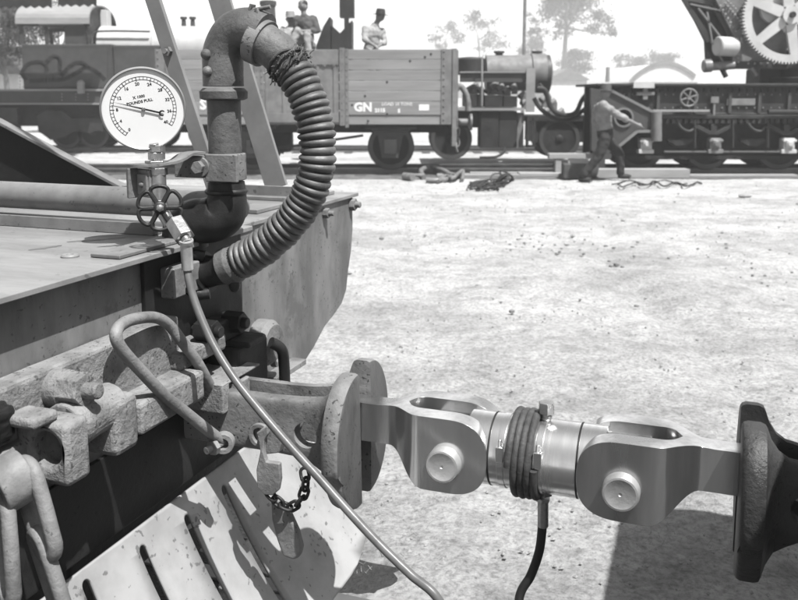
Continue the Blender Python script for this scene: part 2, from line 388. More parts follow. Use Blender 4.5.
# ------------------------------------------------------------------ tracks
def track(name, Y, x0, x1, zr=.12):
    mb = MB(); x = x0
    while x < x1: mb.b2((x, Y-1.0, -.06), (x+.22, Y+1.0, .02)); x += .72
    tag(mb.build('sleepers', M['dtimber'], bevel=0), None, None, kind='structure')
    for s in (-.56, .56):
        pr = [(-.06, 0), (.06, 0), (.06, .012), (.01, .025), (.01, .085), (.033, .09), (.033, .118), (-.033, .118), (-.033, .09), (-.01, .085), (-.01, .025), (-.06, .012)]
        m = MB().prism([V(x0, Y+s+a, .022+b) for a, b in pr], (x1-x0, 0, 0)); m.build('track_rail', M['rail'])['kind'] = 'structure'
track('near', 17.65, -16, 22)
track('far', 24.45, -26, 22)
import bisect
bd_ = MB(); n_ = 260; ra = random.Random(1)
es = [V(-6+14*i/n_, .80+.035*noise.noise(V(i*.35, 0, 7))+.03*noise.noise(V(i*.11, 3, 7))+ra.uniform(-.008, .008), .016) for i in range(n_+1)]
bd_.prism([V(-6, -7, .016), V(8, -7, .016)]+es[::-1], (0, 0, -.06))  # cinder bed widened unseen towards the camera to darken reflections and bounce light
bd_.build('widened_track_bed', mat('oily_cinders', .05, .09, .95, scale=30, bump=1, bscale=60, bdist=.02), frame='L')['kind'] = 'structure'
for s in (-.56, .56):
    MB().b2((-6, s-.033, .0), (8, s+.033, .024)).build('track_rail', M['rail'], frame='L', bevel=.004)['kind'] = 'structure'
bal = MB().b2((-16, 16.2, -.05), (22, 19.2, .018)); bal.build('ballast_bed', mat('cinder_bed', .16, .3, .95, scale=4, bump=1, bscale=30, bdist=.02))['kind'] = 'structure'
def cut(o, mb, frame='W'):            # drill a real hole
    root = o
    while root.parent: root = root.parent
    c = mb.build('cut', M['dark'], smooth=0)
    c.data.transform(Matrix.Translation(-BASE.get(root.name, V(0, 0, 0))))
    c.matrix_world = o.matrix_world if not o.parent else root.matrix_world
    bpy.context.view_layer.update(); c.matrix_world = o.matrix_world.copy()
    m = o.modifiers.new('b', 'BOOLEAN'); m.operation = 'DIFFERENCE'; m.object = c; m.solver = 'EXACT'
    keep = [(x.name, x) for x in o.modifiers if x.name != 'b']
    for n_, x in keep: x.show_viewport = False
    dg = bpy.context.evaluated_depsgraph_get(); me = bpy.data.meshes.new_from_object(o.evaluated_get(dg))
    o.modifiers.remove(m); old = o.data; o.data = me; me.name = old.name
    for n_, x in keep: x.show_viewport = True
    for p in me.polygons: p.use_smooth = True
    me.set_sharp_from_angle(angle=R(35))
    cm = c.data; bpy.data.objects.remove(c); bpy.data.meshes.remove(cm)

# ================================================================== FOREGROUND: front end of the locomotive
loco = thing('steam_locomotive', 'grey locomotive front in the left foreground with slotted pilot sheet', 'locomotive', (0, 0, .03), frame='L')
Z0 = 1.26
# headstock, cut away towards its far lower corner
P_ = [(0, -1.05, Z0-.012), (0, 1.0, Z0-.012), (0, 1.0, 1.13), (0, .985, 1.06), (0, .96, 1.0), (0, .94, .93), (0, .90, .89), (0, .83, .865), (0, .76, .845), (0, .68, .80), (0, .62, .775), (0, .55, .76), (0, -1.05, .76)]
MB().prism([V(*p) for p in P_], (-.022, 0, 0)).build('headstock', M['plate'], loco, bevel=.003)
MB().b2((.001, -.19, .86), (.012, .222, Z0-.014)).build('backing_plate', M['dark'], loco, bevel=.002)
MB().prism([V(.046, -1.06, Z0-.012), V(.046, .226, Z0-.012), V(.010, .232, Z0-.012), V(.010, 1.03, Z0-.012), V(-.5, 1.03, Z0-.012), V(-2.6, 1.03, Z0-.012), V(-2.6, -1.06, Z0-.012)], (0, 0, .012)).build('footplate', M['deck'], loco, bevel=.002)
MB().b2((.001, -1.05, .672), (.012, .24, .855)).build('shade_strip', M['dark'], loco, bevel=.002)  # dark plate whose black also stands in for shade under the draw beam
# shallow angle irons and plates riveted on the footplate
MB().b2((-1.6, .0, Z0+.001), (-.1, .035, Z0+.014)).b2((-1.6, .0, Z0+.012), (-.1, .008, Z0+.03)).build('angle_iron', M['pipe'], loco, bevel=.001)
MB().b2((-.055, -.28, Z0+.001), (.02, .06, Z0+.009)).build('wear_strip', M['pipe'], loco, bevel=.002)
MB().prism([V(-.33, .42, Z0+.001), V(-.05, .42, Z0+.001), V(-.05, .96, Z0+.001), V(-.33, .96, Z0+.001)], (0, 0, .012)).build('cover_plate', M['deck'], loco, bevel=.002)
MB().b2((-.34, .66, Z0+.013), (-.04, .672, Z0+.055)).b2((-.34, .62, Z0+.014), (-.04, .672, Z0+.024)).build('angle_iron', M['pipe'], loco, bevel=.001)
mb = MB().lathe((-.101, -.288, Z0), (0, 0, 1), [(0, .019), (.003, .019), (.006, .016), (.006, .008), (.004, .007)], 24); mb.build('washer', M['deck'], loco)
sm_ = mat('oil_stain', .16, .26, .35, scale=20)
for k, (px0, px1, py, wd_) in enumerate(((28, 62, 250, .018), (66, 126, 242, .022), (96, 150, 247, .012))):
    a, b = lz(px0, py, Z0+.0008), lz(px1, py-5, Z0+.0008); d = (b-a); n_ = V(-d.y, d.x, 0).normalized(); up_ = []; dn_ = []
    for i in range(25):
        t = i/24; e = math.sin(math.pi*t)**.6*wd_; q = a+d*t; up_.append(q+n_*e*(.5+.6*abs(noise.noise(V(t*7, k, 0))))); dn_.append(q-n_*e*(.4+.9*abs(noise.noise(V(t*6, k, 5)))))
    MB().add(up_+dn_, [(i, i+1, 26+i, 25+i) for i in range(24)]).build('oil_stain', sm_, loco, smooth=0)
# long pipe lying above the footplate
pl = spline([(-2.6, .15, 1.322), (-1.2, .15, 1.322), (-.1, .15, 1.32), (.05, .13, 1.32)], 10)
MB().tube(pl, .0375, 28).build('steam_pipe', M['pipe'], loco)
# sloping gusset plate behind the pipe, with its edge angle
g = [V(-.82, .62, Z0), V(-2.5, .62, Z0), V(-2.5, .62, 1.98), V(-2.4, .62, 1.96)]
def gp(px, py): return lb(px, py, .62)
top = [gp(-60, 88), gp(0, 120), gp(62, 152), gp(127, 187)]
MB().prism([V(p.x, .62, p.z) for p in top]+[V(-2.0, .62, Z0+.002), V(-2.2, .62, 1.7)], (0, .01, 0)).build('gusset_plate', M['dark'], loco, bevel=.001)
d_ = (top[-1]-top[0]).normalized()
MB().bar(top[0]-d_*.9+V(0, -.014, .0), top[-1]+V(0, -.014, 0), .04, .011, V(0, 0, 1)).build('edge_strip', M['pipe'], loco, bevel=.002)
# two inclined stays up to the smokebox
def stay(p0, p1, wd, holes):
    p0 = Vector(p0); p1 = Vector(p1); dd = (p1-p0).normalized(); s_ = V(1, 0, 0); s_ = (s_-dd*s_.dot(dd)).normalized()
    q = p0+dd*2.2
    mb = MB().prism([p0-s_*wd/2, p0+s_*wd/2, q+s_*wd/2, q-s_*wd/2], (0, .014, 0)); o = mb.build('stay', M['stay'], loco, bevel=.002)
    for t in holes:
        c = p0+dd*t; MB().hexn(c+V(0, -.001, 0), (0, -1, 0), .014, .012).cyl(c, c+V(0, -.02, 0), .007, 12).build('bolt', M['ironlt'], o)
    return o
stay(lb(216, 197, .30), lb(152, 0, .30), .045, [.42])
stay(lb(276, 188, .95), lb(219, 0, .95), .085, [])
# rivets and bolts of the headstock
for (px, py, r) in ((362, 201, .022), (324, 213, .017)):
    p = la(px, py, .0); p.y = min(p.y, .985)
    b_ = MB().hexn(p, (1, 0, 0), r, .018, .3); b_.cyl(p+V(.015, 0, 0), p+V(.036, 0, 0), r*.5, 14, .002); b_.build('bolt', M['iron'], loco, bevel=.002)
# draw beam: flange and rough castings under it
MB().b2((.002, -1.05, .97), (.056, -.13, 1.108)).build('draw_beam', M['cast'], loco, bevel=.008, rough=.0022)
MB().b2((.0, -.37, .925), (.125, -.14, .992)).build('carrier_plate', M['cast'], loco, bevel=.008, rough=.0022)
MB().b2((.0, -.17, .99), (.085, .02, 1.03)).build('carrier_plate', M['cast'], loco, bevel=.008, rough=.0022)
lug = MB().b2((.055, -.622, .935), (.165, -.562, 1.048)).build('coupling_lug', M['cast'], loco)
cut(lug, MB().cyl((.118, -.70, .998), (.118, -.575, .998), .0315, 28))
m_ = lug.modifiers.new('bevel', 'BEVEL'); m_.width = .011; m_.segments = 3; m_.limit_method = 'ANGLE'
MB().lathe((.105, -.563, 1.012), (0, 1, 0), [(0, .044), (.02, .046), (.07, .040), (.13, .044)], 28).build('lug_barrel', M['cast'], loco, bevel=.003, rough=.0022)
MB().b2((.05, -.475, .925), (.148, -.405, 1.035)).build('coupling_lug', M['cast'], loco, bevel=.012, rough=.0022)
MB().b2((.066, -.66, 1.047), (.135, -.60, 1.068)).build('locking_key', M['cast'], loco, bevel=.009, seg=3)
hb = la(60, 391, .085)
MB().lathe(hb+V(-.03, .02, -.004), (1, 0, 0), [(0, .036), (.03, .036), (.034, .03)], 24).build('boss', M['cast'], loco)
MB().hexn(hb+V(0, .015, 0), (1, 0, .05), .032, .045, .2).cyl(hb+V(.03, .015, 0), hb+V(.075, .015, .004), .015, 18, .003).build('bolt', M['cast'], loco, bevel=.003)
# lumpy remains at the near edge
q = la(2, 415, .07); MB().b2((.03, q.y-.12, q.z-.05), (.085, q.y+.02, q.z+.02)).build('draw_casting', M['dark'], loco, bevel=.016, rough=.012)
# castings behind the coupler root
mb = MB().b2((.012, .04, .80), (.10, .20, .985)); mb.build('draw_casting', M['dark'], loco, bevel=.014, seg=3, rough=.0022)
MB().b2((.012, -.03, 1.0), (.075, .13, 1.055)).build('draw_casting', M['dark'], loco, bevel=.01, seg=3, rough=.0022)
MB().b2((.04, .05, .985), (.13, .13, 1.0)).build('locking_key', M['dark'], loco, bevel=.006, seg=3)
MB().lathe((.04, .25, .94), (1, 0, 0), [(0, .062), (.035, .062), (.05, .05), (.05, .02)], 26).build('boss', M['iron'], loco, rough=.0022)
MB().tube(spline([(.10, .21, .955), (.118, .235, .93), (.12, .245, .88), (.118, .25, .79)], 6), .015, 12).build('hook_rod', M['dark'], loco)
for (px, py, a) in ((236, 322, .08), (209, 331, .085)):
    p = la(px, py, a); MB().hexn(p-V(.03, 0, 0), (1, 0, 0), .027, .05, .25).cyl(p, p+V(.034, 0, 0), .014, 16, .002).build('bolt', M['dark'], loco, bevel=.003)
p = la(262, 372, .05); MB().ring(p+V(-.01, .08, .02), (1, .2, 0), .03, .017, .015).build('lifting_eye', M['ironlt'], loco)
MB().b2((.0, .33, .795), (.05, .52, .812)).build('bracket', M['ironlt'], loco, bevel=.003)
# light block carrying the hose coupling
blk = MB().b2((.012, -.135, 1.145), (.05, -.03, 1.215)).build('hose_bracket', M['ironlt'], loco, bevel=.004)
cut(blk, MB().b2((.03, -.09, 1.13), (.07, -.075, 1.16)))
# slotted pilot sheet
def sheet():
    def prof(u):      # u down the slope
        t = .085+u*.515; return .012+.30*t+.55*t*t, .762-t
    slots = [(.018, .105, .62), (-.142, .105, .66), (-.302, .09, .66), (-.470, .06, .66), (-.64, .055, .66), (-.80, .055, .66)]; hw = .0125
    bs = set([-1.05+.05*i for i in range(32)])
    for c, u0, u1 in slots:
        bs = {b for b in bs if abs(b-c) > hw+.006}
        for k in range(-4, 5): bs.add(c+hw*math.sin(k/4*math.pi/2))
    bs = sorted(b for b in bs if b <= .45)+[.465]
    mb = MB(); U1 = .9
    def col(b):
        for c, u0, u1 in slots:
            if abs(b-c) <= hw+1e-6:
                e = math.sqrt(max(hw*hw-(b-c)**2, 0))/.515; return (u0-e, u1+e, c)
        return None
    def ends(b):
        r = col(b)
        if r: return r
        n_ = min(slots, key=lambda s: abs(s[0]-b)); return (n_[1], n_[2], None)
    K = 8
    def us(b):
        u0, u1, c = ends(b); return [u0*k/K for k in range(K+1)]+[u0+(u1-u0)*k/12 for k in range(1, 13)]+[u1+(U1-u1)*k/4 for k in range(1, 5)]
    grid = []
    for b in bs:
        c_ = []
        for u in us(b):
            uu = min(u, .77-.35*max(0, b-.33))
            a, z = prof(uu); bow = -.05*max(0, (abs(b)-.55))
            c_.append(len(mb.v)); mb.v.append(V(a+bow, b, z))
        grid.append(c_)
    for i in range(len(bs)-1):
        c1, c2 = col(bs[i]), col(bs[i+1]); hole = c1 and c2 and c1[2] == c2[2]
        for j in range(len(grid[0])-1):
            if hole and K <= j < K+12: continue
            mb.f.append((grid[i][j], grid[i][j+1], grid[i+1][j+1], grid[i+1][j]))
    o = mb.build('pilot_sheet', M['sheet'], loco, solid=.009, smooth=50)
sheet()
# frame mass behind (reads as the dark underside)
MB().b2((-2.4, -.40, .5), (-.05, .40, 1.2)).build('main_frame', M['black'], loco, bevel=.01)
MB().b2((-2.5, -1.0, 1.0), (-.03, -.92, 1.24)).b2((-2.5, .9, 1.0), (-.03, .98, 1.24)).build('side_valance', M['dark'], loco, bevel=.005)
# smokebox and front of the boiler further back, out of the picture to the left
mb = MB().lathe((-2.9, 0, 2.05), (-1, 0, 0), [(0, .05), (.02, .62), (.06, .66), (1.2, .66), (1.2, .1)], 40); mb.build('smokebox', M['dark'], loco)
MB().cyl((-3.4, 0, 2.65), (-3.4, 0, 3.3), .17, 24).build('chimney', M['dark'], loco)
for sb in (-.53, .53):
    w_ = MB().lathe((-2.2, sb-.05, .03+.40), (0, 1, 0), [(0, .40), (.10, .40), (.12, .36), (.12, .1)], 40).build('wheel', M['black'], loco)

# standpipe of the vacuum brake, rigid with the loco
def axis(px, py, b=0): p = lb(px, py, b); return V(p.x, b, p.z)
SP = .108
st_ = MB().cyl((SP, 0, 1.36), (SP, 0, 1.60), .0385, 36).build('standpipe', M['riser'], loco)
el = spline([(SP, 0, 1.62), (SP, 0, 1.66), (SP+.004, 0, 1.70), (SP+.03, 0, 1.738), (SP+.07, 0, 1.748), (SP+.11, 0, 1.735)], 8)
MB().lathe((SP, 0, 1.588), (0, 0, 1), [(0, .044), (.004, .054), (.020, .055), (.028, .047)], 36).tube(el, [.0465]*len(el), 36).build('elbow', M['riser'], st_)
MB().ball((SP-.014, -.046, 1.690), .0125, 8).ball((SP-.012, -.045, 1.652), .0125, 8).build('rivet', M['riser'], st_)
lw = spline([(SP, 0, 1.40), (SP, 0, 1.352), (SP-.012, 0, 1.322), (SP-.045, -.006, 1.308), (SP-.08, -.008, 1.304), (SP-.105, -.008, 1.29), (SP-.112, -.008, 1.262), (SP-.112, -.008, 1.24)], 8)
MB().tube(lw, [.042+.012*min(1, i/20) for i in range(len(lw))], 36).lathe((SP, 0, 1.372), (0, 0, 1), [(0, .046), (.004, .05), (.008, .05), (.012, .046)], 36).build('lower_elbow', M['black'], st_)
cl = MB().ring((SP, 0, 1.405), (0, 0, 1), .0475, .038, .062, 40).b2((SP-.105, -.052, 1.412), (SP-.03, -.036, 1.462)).b2((SP-.105, -.010, 1.412), (SP-.03, -.026, 1.462)).b2((SP-.02, -.0565, 1.405), (SP+.062, -.046, 1.467))
clo = cl.build('pipe_clamp', M['iron'], st_, bevel=.0025)
pc = lb(200, 167, -.057)
MB().lathe(pc, (0.1, -1, 0), [(0, .024), (.003, .024), (.0045, .022)], 28).build('washer', M['ironlt'], loco)
MB().hexn(pc+V(0, -.003, 0), (.1, -1, 0), .0155, .014, .2).build('bolt', M['iron'], loco, bevel=.0015)
# bracket from the clamp to the gauge
br = [V(-.045, -.13, 1.444), V(.0, -.15, 1.447), V(.040, -.11, 1.453), V(.055, -.075, 1.468), V(.072, -.045, 1.470)]
brp = spline(br, 8)
mbk = MB(); wd = .022
for i in range(len(brp)-1):
    pass
L_ = []; R_ = []
for i, p in enumerate(brp):
    t = (brp[min(i+1, len(brp)-1)]-brp[max(i-1, 0)]).normalized(); s_ = V(0, 0, 1).cross(t).normalized()
    L_.append(p+s_*wd); R_.append(p-s_*wd)
mbk.add(L_+R_, [(i, i+1, i+1+len(brp), i+len(brp)) for i in range(len(brp)-1)])
mbk.build('gauge_bracket', M['ironlt'], loco, solid=.006, bevel=.001)
bp = lb(139, 184, -.165)
bl = MB().box(bp+V(0, .02, 0), (.052, .01, .062), Matrix.Rotation(R(-20), 3, 'Z')).box(bp+V(-.026, .012, 0), (.01, .026, .066), Matrix.Rotation(R(-20), 3, 'Z'))
bl.box(bp+V(.002, .012, -.002), (.036, .008, .046), Matrix.Rotation(R(-20), 3, 'Z')).ball(bp+V(.0, .010, -.002), .008, 6)
bl.build('mounting_pad', M['ironlt'], loco, bevel=.002)

# ------------------------------------------------------------------ pressure gauge
CAML = MLI @ V(0, 0, EYE)
gc = lb(143.5, 109, -.16)
gz_ = (CAML-gc).normalized(); rt = V(0, 0, 1).cross(gz_).normalized(); upv = gz_.cross(rt)
gz_ = (gz_+rt*.05-upv*.075).normalized(); rt = V(0, 0, 1).cross(gz_).normalized(); upv = gz_.cross(rt)
GR = .0905
gauge = thing('pressure_gauge', 'round white dial gauge marked x 1000 pounds pull, mounted above the wheel valve', 'pressure gauge', gc-V(0, 0, .11), frame='L')
MB().lathe(gc-gz_*.062, gz_, [(0, .055), (.0, .078), (.006, .084), (.05, .084), (.05, .079)], 72).build('case', M['white'], gauge)
MB().lathe(gc-gz_*.014, gz_, [(0, .0855), (.0, .0885), (.003, GR), (.010, GR), (.015, .0885), (.0165, .0872), (.0155, .0858), (.006, .0855)], 96).build('bezel', M['case'], gauge)
dial = MB().lathe(gc-gz_*.006, gz_, [(0, .0857), (.004, .0857)], 96).build('dial', M['white'], gauge)
ROT = R(8)          # the dial sits a little turned
dx = rt*math.cos(ROT)+upv*math.sin(ROT); dy = -rt*math.sin(ROT)+upv*math.cos(ROT)
fc = gc-gz_*.0017
def dp(r, ang): return fc+(rt*math.cos(ang)+upv*math.sin(ang))*r
mk = MB()
A0, A1 = R(235.5), R(-32)
for r, w_ in ((.0693, .00060), (.0628, .00058)):
    n_ = 90
    for i in range(n_):
        a, b = A0+(A1-A0)*i/n_, A0+(A1-A0)*(i+1)/n_
        mk.add([dp(r-w_, a), dp(r+w_, a), dp(r+w_, b), dp(r-w_, b)], [(0, 1, 2, 3)])
for i in range(41):
    a = A0+(A1-A0)*i/40; w_ = .00050 if i % 4 else .0008; r0 = .0628 if i % 4 else .0600
    t = (rt*-math.sin(a)+upv*math.cos(a))*w_
    if i % 2 == 0 or True: mk.add([dp(r0, a)-t, dp(r0, a)+t, dp(.0693, a)+t, dp(.0693, a)-t], [(0, 1, 2, 3)])
for i in range(11):
    a = A0+(A1-A0)*i/10; p = dp(.0545, a)
    t_ = text_mb(str(i*4), .0094, p, dx, dy, .00005, .00028); mk.add(t_.v, t_.f)
for s_, r, sz in (('X 1000', .0268, .0084), ('POUNDS PULL', .0160, .0084)):
    t_ = text_mb(s_, sz, fc+dy*r+dx*-.005, (dx+dy*.06), (dy-dx*.06), .00005, .00026, sx=1.02); mk.add(t_.v, t_.f)
mk.build('scale_markings', M['ink'], dial, smooth=0, weld=False)
na = R(166.5); nd = rt*math.cos(na)+upv*math.sin(na); ns = gz_.cross(nd)
fn = fc+gz_*.0025
nb = MB().prism([fn+nd*.067, fn+nd*.0-ns*.0019, fn-nd*.034-ns*.0019, fn-nd*.034+ns*.0019, fn+ns*.0019], gz_*.0008)
cr = []
for k in range(13):
    a = R(50+260*k/12); cr.append(fn-nd*.0395+(nd*math.cos(a)*-1+ns*math.sin(a))*-.0068*-1)
cr2 = [fn-nd*.0405+(c-(fn-nd*.0395))*.55 for c in cr]
for k in range(12): nb.prism([cr[k], cr[k+1], cr2[k+1], cr2[k]], gz_*.0008)
nb.build('needle', M['ink'], gauge, smooth=0)
MB().lathe(fn-gz_*.002, gz_, [(0, .0042), (.004, .0040), (.0052, .003), (.0054, .001)], 20).build('needle_hub', M['brass'], gauge)
sb_ = lb(157, 166, -.135)
stm = MB().cyl(V(sb_.x, -.135, 1.448), V(gc.x+.012, -.145, gc.z-.075), .010, 20)
stm.hexn(V(sb_.x, -.135, 1.459), (0, 0, 1), .019, .016, .3).hexn(V(sb_.x, -.135, 1.451), (0, 0, 1), .026, .006, .1).hexn(V(sb_.x+.002, -.136, 1.476), (0, 0, 1), .0185, .015, .0)
stm.build('stem_nut', M['brass'], gauge, bevel=.0012)

# ------------------------------------------------------------------ wheel valve
vc = lb(160, 208, -.185)
valve = thing('shut_off_valve', 'small valve with a black six-lobed handwheel hanging below the gauge bracket', 'valve', vc-V(0, 0, .09), frame='L')
vz = (CAML-vc).normalized(); vr = V(0, 0, 1).cross(vz).normalized(); vu = vz.cross(vr)
vb = vc-vz*.045
mbv = MB().cyl(V(sb_.x+.004, -.137, 1.44), vb+V(0, 0, -.02), .0165, 24, .002).cyl(vb-vz*.02, vb+vz*.018, .016, 24, .002).hexn(V(sb_.x+.004, -.137, 1.425), (0, 0, 1), .021, .016, .3)
mbv.hexn(vb+vz*.006, vz, .019, .012)
d1 = (lb(180, 240, -.17)-vb).normalized()
mbv.tube([vb, vb+d1*.05], .014, 20)
mbv.build('body', M['brass'], valve, bevel=.001)
wh = MB(); ro = .0475
for k in range(6):
    a0 = R(60*k+90); c0 = (vr*math.cos(a0)+vu*math.sin(a0))
    t0 = (-vr*math.sin(a0)+vu*math.cos(a0))
    lobe = [vc+c0*.011+t0*-.005, vc+c0*.024-t0*.0125, vc+c0*.035-t0*.0185, vc+c0*.0435-t0*.0150, vc+c0*.0475, vc+c0*.0435+t0*.0150, vc+c0*.035+t0*.0185, vc+c0*.024+t0*.0125, vc+c0*.011+t0*.005]
    wh.tube(spline(lobe, 6), .0043, 12)
wh.lathe(vc-vz*.005, vz, [(0, .013), (.004, .0145), (.010, .0135), (.0125, .0095)], 24)
hw_ = wh.build('handwheel', M['black'], valve)
MB().hexn(vc+vz*.007, vz, .0085, .005, .4).lathe(vc+vz*.011, vz, [(0, .0068), (.003, .0062), (.0045, .003)], 16).build('hub_nut', M['brass'], hw_, bevel=.0008)
nt0 = vb+d1*.042; nt1 = lb(184, 247, -.185)
dn = (nt1-nt0).normalized()
MB().hexn(lb(175, 222, -.183), dn, .0225, .050, .2).cyl(lb(175, 222, -.183)+dn*.05, lb(175, 222, -.183)+dn*.06, .011, 18).build('outlet_nut', M['brass'], valve, bevel=.0015)

# ------------------------------------------------------------------ grey hydraulic hose: valve to test link
s0 = lb(175, 222, -.183)+dn*.055
hp = [s0, lb(186, 258, -.19), lb(189, 280, -.20), lb(196, 305, -.21), lb(212, 342, -.225), lb(234, 378, -.24), lb(260, 411, -.255), lb(290, 446, -.27), lb(320, 479, -.285), lb(350, 513, -.30), lb(380, 545, -.31), lb(410, 574, -.32), lb(440, 602, -.33)]
hyd = thing('hydraulic_hose', 'long thin smooth grey hose running from the wheel valve to the test link', 'hose', (hp[-1].x, hp[-1].y, .35), frame='L')
HE = [hp[-1], V(.78, -.32, .56), V(.86, -.22, .48), V(.84, -.08, .43), lb(519, 600, -.02), lb(531, 575, -.005), lb(539, 552, 0), lb(542, 530, 0), lb(543, 508, 0)]
full = spline(hp+HE[1:], 10)
kk = int(len(full)*.62)
MB().tube(full[:kk+1], .0086, 20).build('hose_tube', M['tube'], hyd); MB().tube(full[kk:], .0098, 20).build('rubber_tail', M['black'], hyd)
MB().cyl(s0, s0+(hp[1]-s0).normalized()*.006, .0155, 20).cyl(s0+(hp[1]-s0).normalized()*.006, hp[2].lerp(hp[1], .45), .0125, 22, .002).build('ferrule', M['pin'], hyd)
MB().cyl(lb(543, 500, 0), lb(543, 527, 0), .0115, 20, .002).hexn(lb(543, 501, 0), (0, 0, 1), .0155, .009).build('ferrule', M['brass'], hyd, bevel=.001)

# ------------------------------------------------------------------ ribbed vacuum hose
hc = [(258, 41), (275, 50), (290, 66), (303, 88), (312, 112), (317, 138), (317, 165), (310, 191), (297, 214), (279, 234), (258, 251), (238, 262), (218, 270), (203, 272)]
hpts = [lb(x, y, 0) for x, y in hc]
vh = thing('vacuum_hose', 'thick black ribbed hose curving from the standpipe elbow back to the headstock', 'hose', (.12, 0, 1.15), frame='L')
full, L = resample(spline(hpts, 24), 700)
i0, i1 = int(700*.125), int(700*.86)
nr = 34; rr = []
for i in range(i0, i1): rr.append(.0338+.0012*math.sin(i*.013)+(.0085+.0012*math.sin(i*.11))*math.sqrt(abs(math.sin(math.pi*nr*((i-i0)/(i1-i0)+.0035*math.sin(i*.031))))))
MB().tube(full[i0:i1], rr, 44).build('ribbed_tube', M['hose'], vh, smooth=80)
a = full[:i0+4]; MB().tube(a, [.0505-.006*min(1, i/30)-.006*max(0, (i-60)/30) for i in range(len(a))], 36).build('upper_cuff', M['canvas'], vh)
a = full[i1-4:640]; MB().tube(a, [.0385+.0075*min(1, i/18) for i in range(len(a))], 36).build('lower_cuff', M['canvas'], vh)
# band clamp on the upper cuff with two ears
t0 = (full[8]-full[0]).normalized(); cc = full[0]-t0*.006
s1, s2, _ = frame_of(t0, V(0, 1, 0))
bd = MB().ring(cc-t0*.004, t0, .0535, .047, .030, 40)
for k, e in ((-.004, -.6), (.020, -.6)):
    pe = cc+t0*(k+.002)+V(0, -.012, .048); bd.box(pe+V(0, -.004, .012), (.006, .02, .034), Matrix.Rotation(R(20 if k < 0 else -15), 3, 'Y'))
bd.tube([cc+V(-.01, -.016, .062), cc+V(.045, -.012, .07)], .005, 10)
bd.build('band_clamp', M['iron'], vh, bevel=.001)
# twine whipping, frayed
tw = MB(); rn = random.Random(4)
ix = i0+2
for k in range(3):
    j = ix+k*9-8; c = full[j]; t_ = (full[j+3]-full[j-3]).normalized(); x_, y_, _ = frame_of(t_, V(0, 1, 0))
    pts = []
    for q_ in range(28):
        an = 2*math.pi*q_/28; pts.append(c+(x_*math.cos(an)+y_*math.sin(an))*(.0455-.001*k)+t_*(.012*math.sin(an+k)+rn.uniform(-.0016, .0016)))
    tw.tube(pts, .0036, 7, closed=True)
for k in range(3):
    pts = []
    for q_ in range(10):
        u = q_/9; j = int(ix-16+u*30); c = full[j]; t_ = (full[j+3]-full[j-3]).normalized(); x_, y_, _ = frame_of(t_, V(0, 1, 0)); an = 2.0+k*.7+u*1.2
        pts.append(c+(x_*math.cos(an)+y_*math.sin(an))*.048)
    tw.tube(pts, .003, 7)
for k in range(130):
    j = ix+rn.randint(-10, 12); c = full[j]; t_ = (full[j+3]-full[j-3]).normalized(); x_, y_, _ = frame_of(t_, V(0, 1, 0)); an = rn.uniform(0, 6.28)
    d_ = (x_*math.cos(an)+y_*math.sin(an)); p = c+d_*.047; e = p+(d_*.7+V(rn.uniform(-1, 1), rn.uniform(-1, 1), rn.uniform(-1, 1))*.7)*rn.uniform(.004, .011)
    tw.tube([p, p.lerp(e, .5)+V(0, 0, .002), e], .0011, 5)
tw.build('twine_whipping', M['twine'], vh, weld=False)
# lower coupling head, two claws on the headstock block
e0 = full[630]; te = (full[-1]-full[600]).normalized()
ch = MB().tube(full[600:], [.040+.004*math.sin(i/14) for i in range(100)], 32)
ch.ring(full[-1]-te*.01, te, .052, .03, .02, 36)
ch.tube(spline([full[-1]+V(.02, -.02, .045), full[-1]+V(-.01, -.035, .05), full[-1]+V(-.03, -.04, .035)], 5), .012, 12)
ch.tube(spline([full[-1]+V(.03, -.02, -.045), full[-1]+V(.0, -.035, -.045), full[-1]+V(-.025, -.045, -.02)], 5), .014, 12)
ch.build('coupling_head', M['black'], vh)
MB().ball(full[600]+V(-.01, -.01, -.056), .014, 8, (1, 1, 1.3)).build('drip_plug', M['black'], vh)

